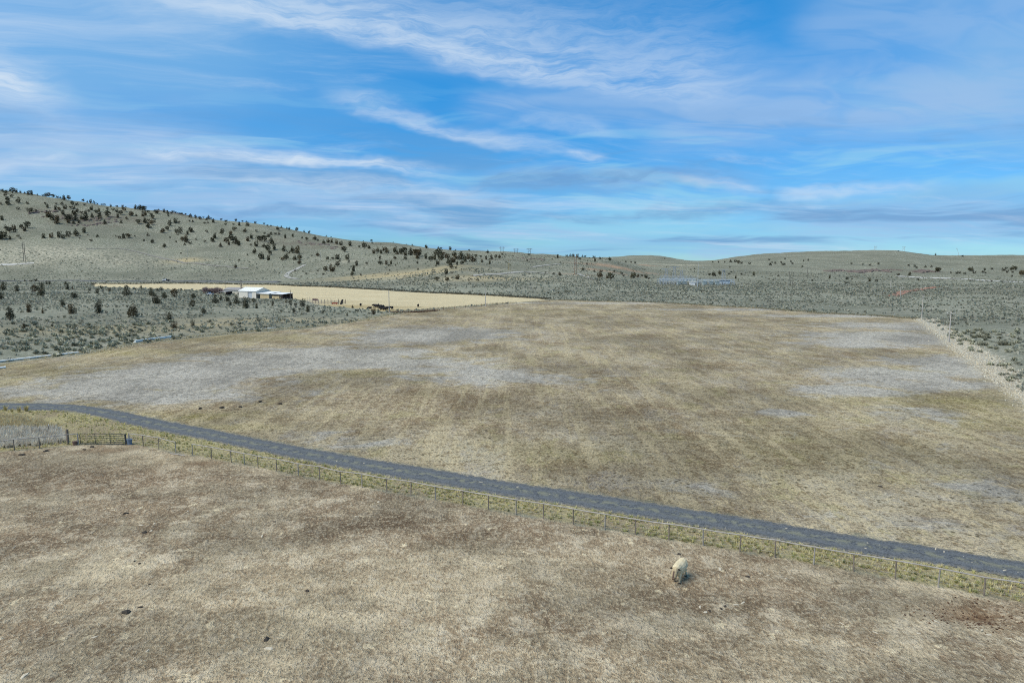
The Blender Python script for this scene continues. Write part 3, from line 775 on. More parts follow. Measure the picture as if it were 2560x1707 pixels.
def tuft_template(n, rng, w_=0.05, spread=0.5):
    V, F = [], []
    for i in range(n):
        az = rng.uniform(0, 2*math.pi); lean = rng.uniform(0.05, spread); r0 = rng.uniform(0, .12); L = rng.uniform(.6, 1.0)
        b = np.array([math.cos(az)*r0, math.sin(az)*r0, -0.03]); s_ = np.array([-math.sin(az), math.cos(az), 0]) * w_
        tip = b + np.array([math.cos(az)*lean*L, math.sin(az)*lean*L, L*math.sqrt(max(.05, 1-lean**2))])
        k = len(V); V += [b - s_, b + s_, tip]; F.append((k, k+1, k+2))
    return np.array(V), np.array(F)
rg = random.Random(5)
SHRUB_LO = [shrub_template(7, rg, 0.50) for _ in range(6)]
SHRUB_HI = [shrub_template(70, rg, 0.17) for _ in range(6)]
TUFT = [tuft_template(16, rg, 0.055, 0.7) for _ in range(6)]
WISP = [tuft_template(5, rg, 0.05, 0.85) for _ in range(6)]
M_STUFF = vcol_mat('dry_plant_tones')

def edges_ok(x, y, marg, keys=('paddock', 'verge', 'pasture', 'hayfield')):
    ok = np.ones(len(x), bool)
    for k in keys: ok &= sdist(POLY[k], x, y) < -marg
    return ok
BARN_C = np.array([-150.0, 401.0]); BARN_ROT = math.atan2(-0.51, 0.86)
def clear_of_yard(x, y):
    """keeps brush out of the farm buildings, corral and road"""
    dxx, dyy = x - BARN_C[0], y - BARN_C[1]
    lx = dxx*math.cos(-BARN_ROT) - dyy*math.sin(-BARN_ROT); ly = dxx*math.sin(-BARN_ROT) + dyy*math.cos(-BARN_ROT)
    inb = (lx > -32) & (lx < 27) & (ly > -1.2) & (ly < 26)
    rd = np.zeros(len(x), bool)
    a, b = np.array(RT), np.array(RB)
    road = np.vstack([a, b[::-1]])
    near = y < 160
    rd[near] = sdist(road, x[near], y[near]) > -0.8
    return ~inb & ~rd
def sample_area(n, smin, smax, d0, d1):
    D = np.sqrt(RNG.uniform(d0*d0, d1*d1, n)); s = RNG.uniform(smin, smax, n)
    return s*D, D
SAGE = np.array([[.32, .32, .24], [.37, .365, .275], [.27, .265, .195], [.42, .40, .31], [.31, .295, .235], [.18, .172, .12]])
def sage_cols(n, y, x):
    c_ = SAGE[RNG.choice(6, n, p=[.27, .25, .2, .12, .1, .06])] * RNG.uniform(.8, 1.2, (n, 1))
    return c_
px_, py_ = [], []
for n, d0, d1, a0, a1 in ((15000, 80, 260, -.85, .85), (26000, 260, 430, -.85, .85), (30000, 430, 640, -.82, .82), (12000, 640, 900, -.80, .80)):
    x, y = sample_area(n, a0, a1, d0, d1)
    dens = fbm(x/18, y/18, 3, 77) + 0.5*fbm(x/60, y/60, 2, 78)
    keep = RNG.uniform(-0.55, 0.7, n) < dens
    x, y = x[keep], y[keep]
    ok = edges_ok(x, y, 0.6) & clear_of_yard(x, y)
    px_.append(x[ok]); py_.append(y[ok])
sx, sy = np.concatenate(px_), np.concatenate(py_)
inhw = np.abs(sy - np.interp(sx, [p[0] for p in hw], [p[1] for p in hw])) < 12
inhw &= sx < hw[-1][0]
sx, sy = sx[~inhw], sy[~inhw]
ssz = RNG.uniform(.55, 1.25, len(sx)) * (1 + 0.35*(sy > 430))
app = ssz / sy
order = np.argsort(-app)
vis = np.abs(sx/np.maximum(sy, 1)) < 0.745
big = [i for i in order if vis[i]][:300]
rest = np.setdiff1d(np.arange(len(sx)), big)
spz = terrain(sx, sy)
SP_ = np.stack([sx, sy, spz - 0.05], 1)
me = scatter_mesh('sagebrush', SHRUB_LO, SP_[rest], ssz[rest]*1.15, RNG.uniform(0, 6.28, len(rest)), sage_cols(len(rest), None, None), zs=ssz[rest]*RNG.uniform(.75, 1.2, len(rest)))
o = put('sagebrush', me, M_STUFF); o['kind'] = 'stuff'; o['label'] = 'grey-green sagebrush covering the range around the fields'
M_SAGE = simple('grey_green_sage_leaves', (0.35, 0.34, 0.24), 0.95, 0.35, 2.0, objvar=0.35, spec=0.1)
sage_me = []
for k, (tv, tf) in enumerate(SHRUB_HI):
    m_ = mesh_np('sagebrush_leaves', tv, tf); m_.materials.append(M_SAGE); sage_me.append(m_)
for i in big:
    o = bpy.data.objects.new('sagebrush', sage_me[i % 6]); COL.objects.link(o)
    o.location = SP_[i]; o.rotation_euler = (0, 0, random.uniform(0, 6.28))
    s_ = float(ssz[i])*1.15; o.scale = (s_, s_, s_*random.uniform(.8, 1.15))
    sz = 'large' if ssz[i] > 1.05 else 'medium' if ssz[i] > .85 else 'low'; sh_ = 'upright' if o.scale[2] > s_*1.02 else 'spreading' if o.scale[2] < s_*.9 else 'rounded'
    if sx[i] > 0: tag(o, f'{sz} {sh_} grey-green sagebrush beyond the pale weedy field edge', 'shrub', f'{sz} {sh_} sagebrush beyond the weedy field edge')
    else: tag(o, f'{sz} {sh_} grey-green sagebrush in the brush behind the white pipes', 'shrub', f'{sz} {sh_} sagebrush behind the white pipes')

# --- bunch grass of the verge
def stuff(name, label, templ, x, y, size, cols, zs=None):
    p = np.stack([x, y, terrain(x, y)], 1)
    me = scatter_mesh(name, templ, p, size, RNG.uniform(0, 6.28, len(x)), cols, zs)
    o = put(name, me, M_STUFF); o['kind'] = 'stuff'; o['label'] = label
    return o
def pal(cs, n, v=.18, p=None):
    cs = np.array(cs); return cs[RNG.choice(len(cs), n, p=p)] * RNG.uniform(1-v, 1+v, (n, 1))
x, y = sample_area(150000, -.85, .85, 38, 125)
sdv = sdist(POLY['verge'], x, y)
ok = (sdv > 0.15)
x, y, sdv = x[ok], y[ok], sdv[ok]
road_sd = sdist(np.vstack([np.array(RT), np.array(RB)[::-1]]), x, y)
ok = (road_sd < -0.25)
dens = fbm(x/2.2, y/2.2, 3, 91)
belt = np.exp(-((sdv - 1.1)/1.5)**2)
ok &= RNG.uniform(0, 1, len(x)) < np.clip(0.62*belt + 0.10 + 0.75*dens, .02, 1) * np.where(x < -24, .55, 1.0)
x, y = x[ok], y[ok]
n = len(x)
print('bunch', n)
stuff('bunch_grass', 'yellow-green bunch grass filling the strip between pipe fence and gravel road', TUFT, x, y, RNG.uniform(.26, .56, n),
      pal([(.62, .54, .275), (.56, .51, .23), (.40, .395, .165), (.68, .60, .37), (.30, .295, .13), (.58, .51, .31)], n, .2, [.26, .22, .16, .2, .08, .08]),
      RNG.uniform(.22, .48, n))
# --- short straw over the paddock
x, y = sample_area(150000, -.85, .85, 25, 92)
ok = sdist(POLY['paddock'], x, y) > -0.2
dens = fbm(x/5, y/5, 3, 55)
ok &= RNG.uniform(-.05, .75, len(x)) < dens
x, y = x[ok], y[ok]; n = len(x)
stuff('dry_straw', 'short dry straw and grazed stubs scattered over the bare paddock', WISP, x, y, RNG.uniform(.08, .21, n),
      pal([(.60, .52, .39), (.52, .45, .33), (.42, .35, .25), (.16, .12, .085), (.70, .62, .48)], n, .2), RNG.uniform(.04, .13, n))
# --- dark and pale tufts over the pasture
x, y = sample_area(60000, -.85, .85, 50, 330)
ok = sdist(POLY['pasture'], x, y) > 0.6
dens = fbm(x/9, y/9, 3, 66)
ok &= RNG.uniform(-.5, .6, len(x)) < dens
x, y = x[ok], y[ok]; n = len(x)
stuff('pasture_tufts', 'low dry grass tufts dotted over the big tan pasture', WISP, x, y, RNG.uniform(.12, .34, n),
      pal([(.40, .315, .17), (.46, .38, .22), (.30, .235, .12), (.15, .115, .06), (.33, .29, .12)], n, .2, [.28, .24, .2, .16, .12]), RNG.uniform(.06, .16, n))
# --- pale weeds along the pasture's edges
def along(P, n, wdt, seed=0):
    P = np.array(P, float); d = np.concatenate([[0], np.cumsum(np.hypot(*np.diff(P, axis=0).T))])
    t = RNG.uniform(0, d[-1], n)
    x, y = np.interp(t, d, P[:, 0]), np.interp(t, d, P[:, 1])
    return x + RNG.normal(0, wdt, n), y + RNG.normal(0, wdt, n)
x, y = along([flat(*p) for p in [(2302, 797)]] + PR, 22000, 1.5); x = x + 1.6
stuff('tumbleweed_drift', 'pale dry weeds drifted along the edge between pasture and sagebrush', TUFT, x, y, RNG.uniform(.25, .65, len(x)),
      pal([(.82, .75, .60), (.74, .67, .53), (.86, .80, .65), (.62, .55, .43)], len(x)), RNG.uniform(.2, .5, len(x)))
x, y = along([flat(*p) for p in PAST_L[1:]], 2600, 1.5); y = y + 6.0
stuff('dry_weeds', 'dry straw-coloured weeds along the ditch edge of the pasture', TUFT, x, y, RNG.uniform(.3, .8, len(x)),
      pal([(.62, .53, .36), (.54, .46, .29), (.68, .59, .41), (.42, .38, .21)], len(x)), RNG.uniform(.25, .7, len(x)))
x, y = along([flat(*p) for p in PAST_F], 1800, 1.6); y = y + 1.5
stuff('field_edge_weeds', 'dry weeds along the far edge of the pasture', TUFT, x, y, RNG.uniform(.4, 1.0, len(x)),
      pal([(.40, .34, .22), (.33, .29, .17), (.26, .23, .15)], len(x)), RNG.uniform(.3, .8, len(x)))
x, y = along([hit(*p)[:2] for p in ((1373,748.5),(1176,737),(980,726.5),(784,717),(700,713),(560,710.5),(390,709.5),(235,710))], 2200, 1.6); y = y + 2.5
stuff('hayfield_edge_brush', 'dark brush line along the far edge of the hayfield', SHRUB_LO, x, y, RNG.uniform(.6, 1.5, len(x)),
      pal([(.13, .12, .085), (.17, .155, .11), (.22, .20, .14)], len(x)))
# --- tall pale grass by the gate
poly = np.array([flat(*p) for p in ((-60, 1126), (30, 1118), (92, 1114), (140, 1109), (168, 1104), (150, 1075), (110, 1058), (60, 1048), (-60, 1040))])
x, y = sample_area(60000, -.90, -.60, 70, 100)
ok = sdist(poly, x, y) > 0; x, y = x[ok][:2600], y[ok][:2600]; n = len(x)
far = sdist(poly, x, y)
stuff('tall_dry_grass', 'tall silvery dry grass behind the pipe fence beside the gate', TUFT, x, y, RNG.uniform(.5, .95, n),
      np.where((y > 84)[:, None], pal([(.62, .52, .29), (.5, .41, .24), (.68, .58, .35)], n), pal([(.68, .62, .50), (.60, .55, .44), (.74, .68, .54), (.5, .44, .35)], n)), RNG.uniform(.55, 1.1, n))
for u, v, s_ in ((14, 1027, 1.0), (30, 1030, .7), (48, 1030, 1.0), (66, 1028, 1.15)):
    x0, y0 = flat(u, v)
    tv, tf = tuft_template(60, rg, .035, .55)
    o = put('tall_grass_clump', mesh_np('grass_blades', tv, tf), simple('straw_yellow_blades', (.52, .42, .18), .95, .3, 4.0), loc=(x0, y0, th(x0, y0)))
    o.scale = (s_, s_, s_*1.05); tag(o, 'straw-yellow upright grass clump at the inner edge of the gravel road bend', 'grass clump', 'grass clumps on the road bend')

# ================================================================== junipers
J = {}
J['A'] = (0, 460, [(28,112,38),(76,150,45),(187,138,65),(243,132,48),(308,140,38),(372,150,32),(420,162,48),(482,165,55),(563,175,25),(640,185,28),(690,190,48),(735,192,52),(795,205,45),(862,213,38),(902,215,30),(958,245,60),(1032,238,55),(1245,268,42),(1310,283,30),(1355,285,48),(1412,297,40),(1460,305,25),(1525,322,25),(1568,325,30),(1660,345,38),(1755,352,30),(1840,350,38),(1885,355,20),
 (80,192,42),(175,203,42),(110,248,48),(118,315,68),(280,226,32),(272,286,48),(408,304,42),(678,306,32),(842,310,30),(928,312,40),(1088,320,48),(1150,322,42),(1270,330,35),(15,312,30),(715,358,45),(272,385,38),(40,543,55),
 (445,435,60),(540,420,35),(825,395,60),(885,400,45),(970,375,50),(1060,370,40),(1110,372,40),(1365,395,55),(1440,440,45),(1480,415,45),(1612,385,35),(1695,398,38),(1160,425,48),(1110,470,70),(1225,445,40),(1280,450,48),(1330,420,35),(950,460,60),(710,500,75),(755,500,60),(795,545,70),(850,600,95),(865,530,50),(995,550,75),(1058,545,70),(1020,585,50),(1138,548,70),(1105,600,45),(1180,590,50),(1230,540,60),(1300,545,90),(1385,505,55),(1495,465,45),(1497,530,55),(1622,495,75),(1610,430,40),(1770,505,50),(1750,425,45),(1812,460,55),(1860,410,50),(1975,480,65),(2045,485,35),(2035,380,55),(2100,385,65),(2140,395,50),(2165,400,60),(2135,430,28),(2190,475,60),(2225,440,45),(2335,445,50),(2140,490,50),(2270,475,40),(2290,525,55),(1900,530,40),(1575,605,55),(1815,590,45),(2075,600,60),(2180,585,65),(2230,560,40),(2270,610,55),(2305,575,45),(2230,660,70),(975,490,30),
 (92,683,55),(140,728,65),(217,688,60),(222,725,40),(322,670,50),(418,662,80),(378,708,60),(30,832,95),(5,832,90),(152,835,48),(272,798,36),(307,825,25),(642,818,60),(763,808,62),(880,803,80),(940,820,55),(1035,800,72),(985,790,35),(1145,783,90),(1260,732,68),(1315,772,22),(1460,800,40),(1366,863,35),(1193,820,20),(1795,822,45),(1858,820,70),(1922,810,58),(2022,790,22),(2222,780,42),(2160,855,30),(2285,885,55),(1740,790,22)])
J['B'] = (392, 510, [(25,68,30),(158,80,25),(240,90,38),(280,90,30),(325,100,28),(375,112,30),(432,122,32),(510,158,38),(580,175,38),(115,130,50),(165,155,45),(170,182,30),(215,148,32),(368,165,35),(500,205,45),(583,220,35),(8,142,45),(640,225,42),(700,210,25),(655,238,45),(745,245,40),(776,228,48),(815,232,30),(965,238,35),(855,282,55),(718,300,35),(765,292,32),(540,270,35),(488,268,32),(195,285,45),(272,287,68),(328,293,40),(190,330,50),(155,395,52),(95,433,65),(353,383,45),(1040,280,45),(1030,320,35),(1150,318,30),(1190,262,45),(1285,272,30),(1238,325,52),(1345,282,30),(1362,335,60),(1478,302,42),(1610,310,35),(1660,338,32),(1715,335,25),(1815,395,60),(1867,365,40),(1985,388,45),(1950,375,30),(2097,408,52),(2210,428,35),(2285,430,45),(298,440,55),(362,445,55),(315,470,30),(510,425,75),(460,462,55),(750,428,40),(985,412,45),(978,458,55),(1160,402,50),(1190,370,30),(1320,425,55),(1492,420,38),(1615,450,32),(1712,465,48),(1780,465,42),(1832,462,42),(1678,500,55),(1932,515,58),(2037,495,48),(2182,520,35),(2250,550,50),(868,515,72),(835,570,75),(435,540,65),(385,558,60),(440,590,60),(500,600,45),(420,618,35),(200,515,28),(290,580,30),(585,538,30),(725,580,40),(118,650,55),(955,645,52),(635,615,18),(360,748,25),(1110,460,55),(1115,545,90),(1180,600,100),(1225,625,75),(1045,585,75),(1085,615,55),(1418,520,65),(1360,560,65),(1545,565,80),(1615,565,90),(1720,600,85),(1408,630,38),(1487,640,80),(1605,655,60),(1670,710,90),(1760,690,90),(1700,765,60),(1470,745,75),(1908,710,80),(2040,735,95),(2105,745,110),(1980,745,45),(1570,830,100),(1672,845,75),(1945,835,90),(1890,855,50),(2070,845,75),(2140,840,75),(2145,900,62),(1235,850,32),(1180,965,50),(2323,780,25),(2245,1060,35),(2075,1010,28),(1362,770,28),(878,815,18),(903,822,16)])
J['C'] = (784, 570, [(190,112,25),(262,122,20),(745,198,20),(868,205,42),(882,235,30),(1008,250,18),(20,180,62),(65,200,38),(155,240,58),(220,222,62),(270,222,58),(350,245,68),(405,262,62),(553,268,70),(685,298,42),(460,360,82),(768,308,82),(830,312,58),(905,385,70),(960,370,80),(1010,385,60),(1050,345,60),(1085,330,50),(1100,378,70),(1215,370,88),(1255,398,60),(1300,388,70),(1358,385,95),(1380,420,70),(1455,412,105),(1545,440,120),(1575,425,100),(1560,465,70),(1600,345,45),(1688,305,55),(1690,465,85),(1760,505,85),(1820,480,90),(1870,440,120),(1915,485,110),(1945,420,60),(1860,555,80),(2010,470,80),(2030,560,110),(2110,430,90),(2095,520,110),(2160,480,60),(2210,475,115),(2275,510,100),(2155,555,55),(2230,550,70),(2330,470,90),(2065,615,70),(2140,608,45),(1390,255,20),(1480,265,28),(1870,300,38),(1912,320,38),(2052,322,52),(2130,335,22),(2335,345,30),(1195,222,18),(62,425,60),(212,475,48),(350,470,75),(290,475,45),(390,505,40),(500,475,80),(530,520,45),(650,568,80),(360,580,75),(258,560,28),(282,655,95),(175,655,75),(600,655,95),(582,715,68),(708,715,38),(62,650,30),(148,710,40),(800,545,42),(1000,550,75),(1087,550,62),(1160,548,62),(1130,575,40),(998,465,50),(1220,475,52),(1380,480,50),(1230,565,30),(1435,585,25),(1565,630,38),(1140,645,28),(1365,612,20),(1560,535,45),(1840,580,35),(1997,690,82),(2075,682,42),(2158,770,78),(1855,795,65),(2005,800,62),(1975,738,25),(2330,800,35),(1115,695,25),(1265,712,18),(1810,660,25)])
J['D'] = (1176, 610, [(258,138,50),(80,205,50),(158,205,42),(30,268,100),(70,268,60),(240,235,62),(315,235,70),(383,215,55),(437,215,60),(172,278,48),(285,305,62),(405,252,20),(478,165,35),(532,162,20),(638,188,28),(515,200,25),(880,175,38),(850,258,35),(535,275,25),(1308,212,55),(1445,195,40),(1500,192,45),(1540,195,50),(1600,205,55),(1640,235,40),(1680,200,38),(1720,205,40),(1790,215,20),(1855,215,45),(1870,258,50),(1945,230,45),(2085,248,55),(1748,308,36),(1225,235,28),(1338,478,62),(1690,398,50),(1133,432,22),(1250,468,45),(1025,445,22),(1178,435,20),(1860,420,40),(1962,425,45),(1943,512,110),(2105,545,115),(2060,515,65),(2157,430,45),(2270,452,40),(2300,490,40),(120,555,30),(92,545,35),(8,535,32),(2330,275,30),(120,435,20)])
J['E'] = (1568, 610, [(60,288,32),(122,293,42),(562,228,20),(90,512,100),(160,508,55),(222,488,40),(280,512,65),(325,532,38),(587,356,18),(1013,380,25),(950,392,22),(1285,280,25),(1370,282,30),(1462,280,30),(1553,275,40),(1625,278,45),(1670,298,48),(1715,298,42),(1833,305,38),(2130,245,30),(2148,322,45),(2170,285,25),(2220,298,38),(2310,285,30),(2340,320,45),(1235,475,42),(1297,482,68),(1390,470,60),(1383,410,25),(1455,425,35),(1560,430,28),(1540,352,25),(1525,462,30),(1625,520,50),(1890,480,60),(1715,465,35),(2268,490,35),(1100,525,20)])
J['F'] = (1960, 610, [(15,235,30),(103,272,30),(125,305,30),(8,320,28),(293,260,25),(362,252,30),(275,345,32),(1012,306,28),(1183,318,25),(1287,326,32),(1417,313,38),(688,520,55),(945,535,45),(1015,535,22),(505,505,18),(425,563,35),(935,602,45),(1290,563,48),(1385,568,40),(1260,580,20),(1715,115,20),(2272,170,28),(1868,338,35),(1960,345,35),(1985,372,35),(2120,355,32),(2210,352,32),(1713,480,42),(2010,548,38),(2312,425,60),(1885,470,48)])
J['G'] = (2168, 610, [(1428,198,30),(1065,425,60),(1255,437,25),(1345,450,40),(1385,442,35),(1530,405,50),(1575,405,48),(1605,445,40),(1760,395,35),(1735,440,40),(1775,445,25),(1870,385,35),(2045,405,45),(2083,378,30),(2100,430,38),(2170,395,55),(2220,395,50),(2180,438,32),(2310,475,60),(2340,470,55),(2170,495,30),(1548,565,28),(1862,572,30),(2018,575,25),(1460,462,35)])
J['H'] = (0, 680, [(30,280,130),(25,410,110),(262,290,90),(525,310,100),(635,225,75),(620,370,180),(700,190,55),(745,192,60),(980,190,55),(1010,265,95),(1120,402,115),(940,525,105),(1090,628,150),(1490,618,190),(2005,680,210),(430,603,130),(155,730,190),(365,860,80),(640,620,60),(1395,205,45),(1518,258,60),(1345,285,45),(1460,325,80),(1900,355,150),(2117,265,68),(2280,360,120),(2330,480,150),(1640,300,70),(2020,275,40),(540,140,40),(465,150,30),(370,140,25),(1085,270,50)])
J['I'] = (392, 690, [(62,222,65),(20,230,45),(110,345,120),(265,325,130),(545,340,105),(540,470,105),(20,420,120),(710,570,115),(185,685,160),(265,795,115),(545,755,100),(880,410,135),(965,370,70),(1065,390,110),(1110,450,90),(1200,425,130),(1330,485,185),(1450,400,70),(1500,485,90),(1745,450,90),(1935,405,65),(2005,440,80),(2080,460,60),(2190,465,135),(2265,540,120),(2065,545,80)])
J['J'] = (784, 690, [(900,580,120),(585,480,50),(640,530,40),(505,600,55),(140,560,60)])

def crown(rng, n, leaf, kind):
    """unit-height juniper crown: leafy sprays through the volume of several lobes, uneven outline with gaps"""
    lobes = []
    if kind == 'cone':
        for i in range(9):
            h = rng.uniform(.12, .88); r = .40*(1-h)**.75 + .05; a = rng.uniform(0, 6.28)
            lobes.append((math.cos(a)*r*.55, math.sin(a)*r*.55, h, r*rng.uniform(.55, .85)+.03, rng.uniform(.12, .2)))
        lobes.append((0, 0, .9, .07, .11)); lobes.append((0, 0, .3, .33, .28)); lobes.append((0, 0, .62, .2, .25))
    elif kind == 'round':
        for i in range(10):
            a = rng.uniform(0, 6.28); r = rng.uniform(.1, .36); h = rng.uniform(.25, .82)
            lobes.append((math.cos(a)*r, math.sin(a)*r, h, rng.uniform(.13, .24), rng.uniform(.13, .2)))
        lobes.append((0, 0, .5, .34, .36))
    else:   # bushy, several leaders from the ground
        for i in range(8):
            a = rng.uniform(0, 6.28); r = rng.uniform(.05, .34)
            for h in (.18, .42, .66): lobes.append((math.cos(a)*r*(.6+h), math.sin(a)*r*(.6+h), h*rng.uniform(.8, 1.15), .17*(1.2-h*.7), .17))
        lobes.append((0, 0, .82, .09, .15))
    vol = [l[3]**2*l[4] for l in lobes]
    V, F = [], []
    for i in range(n):
        l = rng.choices(lobes, vol)[0]
        while True:
            p = Vector((rng.uniform(-1, 1), rng.uniform(-1, 1), rng.uniform(-1, 1)))
            if p.length < 1: break
        p = p.normalized()*(p.length**.4)
        c_ = Vector((l[0]+p.x*l[3], l[1]+p.y*l[3], max(.04, l[2]+p.z*l[4])))
        d = (Vector((p.x, p.y, p.z*.6+.45)) + Vector((rng.gauss(0, .45), rng.gauss(0, .45), rng.gauss(0, .45)))).normalized()
        s_ = d.cross(Vector((rng.gauss(0, 1), rng.gauss(0, 1), rng.gauss(0, 1)))).normalized()
        L = leaf*rng.uniform(.7, 1.4); w_ = L*.42; k = len(V)
        V += [tuple(c_ - d*L*.5), tuple(c_ + s_*w_), tuple(c_ + d*L*.6), tuple(c_ - s_*w_)]
        F.append((k, k+1, k+2, k+3))
    return np.array(V), np.array(F)
rj = random.Random(21)
def leaf_mat(name, c0):
    m, t, b = base_mat(name)
    oi = t.new('ShaderNodeObjectInfo').outputs['Random']
    tc = t.new('ShaderNodeTexCoord').outputs['Object']
    n_ = t.noise(tc, 7.0, 3, .6)
    warm = t.mix(t.ramp(oi, .55, 1.0), c0, (c0[0]*1.35, c0[1]*1.0, c0[2]*.85))
    t.put(b.inputs['Base Color'], t.scalecol(warm, t.m('MULTIPLY', t.ramp(n_, .25, .75, .55, 1.5, smooth=False), t.ramp(t.m('FRACT', t.m('MULTIPLY', oi, 7.3)), 0, 1, .75, 1.25, smooth=False))))
    b.inputs['Roughness'].default_value = .9; b.inputs['Specular IOR Level'].default_value = .15
    return m
M_JUN = leaf_mat('juniper_foliage', (.080, .076, .044))
M_BARK = simple('juniper_bark', (.16, .115, .08), .95, .3, 6.0)
def juniper_set(n, leaf, count):
    out = []
    for k in range(count):
        kind = ('cone', 'round', 'bush')[k % 3]
        v, f = crown(rj, n, leaf, kind)
        cm = mesh_np('juniper_crown', v, f); cm.materials.append(M_JUN)
        tb = MB(); tb.tube([(0, 0, -.04), (.015, .01, .12), (-.01, .02, .34), (.01, 0, .6)], [.05, .038, .026, .008], 6)
        for q in range(3):
            a = rj.uniform(0, 6.28); h0 = rj.uniform(.12, .35)
            tb.tube([(0, 0, h0), (math.cos(a)*.12, math.sin(a)*.12, h0+.12), (math.cos(a)*.22, math.sin(a)*.22, h0+.26)], [.022, .016, .006], 5)
        tm = tb.mesh('juniper_trunk'); tm.materials.append(M_BARK)
        out.append((cm, tm, kind))
    return out
SET_NEAR = juniper_set(1300, .050, 9)
SET_HILL = juniper_set(300, .105, 9)
trees = []
for key, (ox, oy, lst) in J.items():
    for (X, Yb, H) in lst:
        u, v, hp = ox + X/6.0, oy + Yb/6.0, H/6.0
        x, y, z = hit(u, v)
        trees.append((hp, u, v, x, y, z, key, hp*math.hypot(x, y)/FPX*0.98))
trees.sort(key=lambda t: -t[0])
def tree_zone(u, v, key, x, y):
    if key in 'HIJ': return ('juniper in the sagebrush flat on the near side of barn', 'junipers of the sagebrush flat')
    if u > 1880: return ('juniper on the low hill by the dark outcrops', 'junipers by the dark outcrops of the low hill')
    if u > 1540: return ('juniper on the open rise around the substation', 'junipers around the substation')
    if u > 1310: return ('juniper along the knoll with the tall wooden power structure', 'junipers on the power line knoll')
    if key == 'A' and v > 575: return ('juniper on the open lower slope above the highway', 'junipers on the slope above the highway')
    if key == 'A' and 515 < v and u > 68: return ('juniper in the thicket around the rocky ledges of the big hill', 'junipers around the rocky ledges')
    if key == 'A': return ('juniper standing along the crest of the big hill', 'junipers along the hill crest')
    if key == 'B' and v < 575: return ('juniper on the long falling shoulder of the big hill', 'junipers on the hill shoulder')
    if key == 'B': return ('juniper on the hillside across the highway from the white barn', 'junipers on the hillside facing the barn')
    if u > 960 and v > 620: return ('juniper in the dense stand where the big hill runs out', 'junipers in the dense stand')
    return ('juniper on the brushy slope below the stony pale clearing', 'junipers on the brushy slope')
MAXT = 300
for i, (hp, u, v, x, y, z, key, hm) in enumerate(trees[:MAXT]):
    near = key in 'HIJ'
    cm, tm, kind = (SET_NEAR if near else SET_HILL)[rj.choice((0, 2, 3, 5, 6, 8, 1)) if near else rj.randrange(9)]
    lab, grp = tree_zone(u, v, key, x, y)
    sz = 'tall' if hm > (4.6 if near else 8.0) else 'low' if hm < (3.2 if near else 5.5) else 'mid-sized'
    shp = {'cone': 'pointed', 'round': 'round-crowned', 'bush': 'many-stemmed'}[kind]
    lab, grp = f'{sz} {shp} {lab}', f'{sz} {shp} {grp}'
    root = empty('juniper_tree', (x, y, z - .05), rj.uniform(0, 6.28), lab, 'tree', grp)
    ws = {'cone': rj.uniform(.85, 1.1), 'round': rj.uniform(.95, 1.25), 'bush': rj.uniform(.85, 1.1)}[kind] * (.82 if near else 1.0)
    hm *= 1.0 if near else 1.14
    root.scale = (hm*ws, hm*ws, hm*1.04)
    for nm, m_ in (('crown', cm), ('trunk', tm)):
        c_ = bpy.data.objects.new(nm, m_); COL.objects.link(c_); c_.parent = root
rest_t = trees[MAXT:]
LO = [crown(rj, 90, .17, k) for k in ('cone', 'round', 'bush', 'round')]
P = np.array([(t[3], t[4], t[5] - .1) for t in rest_t]); S = np.array([t[7] for t in rest_t])
me = scatter_mesh('distant_junipers', LO, P, S*1.2, RNG.uniform(0, 6.28, len(P)), pal([(.062, .058, .036), (.05, .05, .03), (.078, .066, .043)], len(P)), S)
o = put('distant_junipers', me, M_STUFF); o['kind'] = 'stuff'; o['label'] = 'small distant junipers dotted over the hills'

# ================================================================== fences and gate
M_PIPE = simple('weathered_grey_pipe', (.34, .31, .27), .6, .3, 2.5, metal=.2)
M_PIPE_D = simple('brown_rusty_post', (.20, .165, .13), .8, .35, 3.0)
M_GATE = simple('dark_green_gate_steel', (.035, .04, .042), .5, .2, 3.0)
M_WOOD = simple('grey_split_wood', (.21, .165, .125), .95, .4, 5.0, bump=.4)
M_WIRE = simple('galvanised_wire', (.36, .35, .33), .6, .1, 3.0, metal=.3)
def pipe_fence(pts, label, hts=None, heavy_first=False):
    x0, y0 = pts[0]
    root = empty('pipe_fence', (x0, y0, th(x0, y0)), 0, label, 'fence')
    base = root.location
    tops = []
    for i, (x, y) in enumerate(pts):
        z = th(x, y) - base.z; h = 1.24 + random.uniform(-.05, .05)
        lean = random.uniform(-.05, .05)
        r = .075 if (heavy_first and i == 0) else .048
        b, t_ = Vector((x-base.x, y-base.y, z-.12)), Vector((x-base.x+lean, y-base.y+random.uniform(-.03, .03), z+h))
        MB().tube([b, t_], r, 8).put('post', M_PIPE_D if i % 3 else M_PIPE, root); tops.append(t_)
    for a, b in zip(tops[:-1], tops[1:]):
        mid = (a + b)/2 + Vector((0, 0, random.uniform(-.035, .015)))
        up = Vector((0, 0, .04))
        MB().tube([a+up, mid+up, b+up], .05, 8).put('top_rail', M_PIPE, root)
    for hz in (.35, .68, .98):
        m = MB()
        for a, b in zip(tops[:-1], tops[1:]):
            m.tube([a + Vector((0, .055, hz-1.24)), b + Vector((0, .055, hz-1.24))], .005, 4, caps=False)
        m.put('wire', M_WIRE, root)
    return root
pipe_fence(FW[:4], 'short pipe fence run joining the gate hinge side, ending at a gap', heavy_first=True)
pipe_fence(FW[4:], 'long grey pipe rail fence running beside the gravel road past the cow')
pipe_fence(LW, 'pipe rail fence in front of the tall silvery grass, meeting the gate latch post', heavy_first=True)
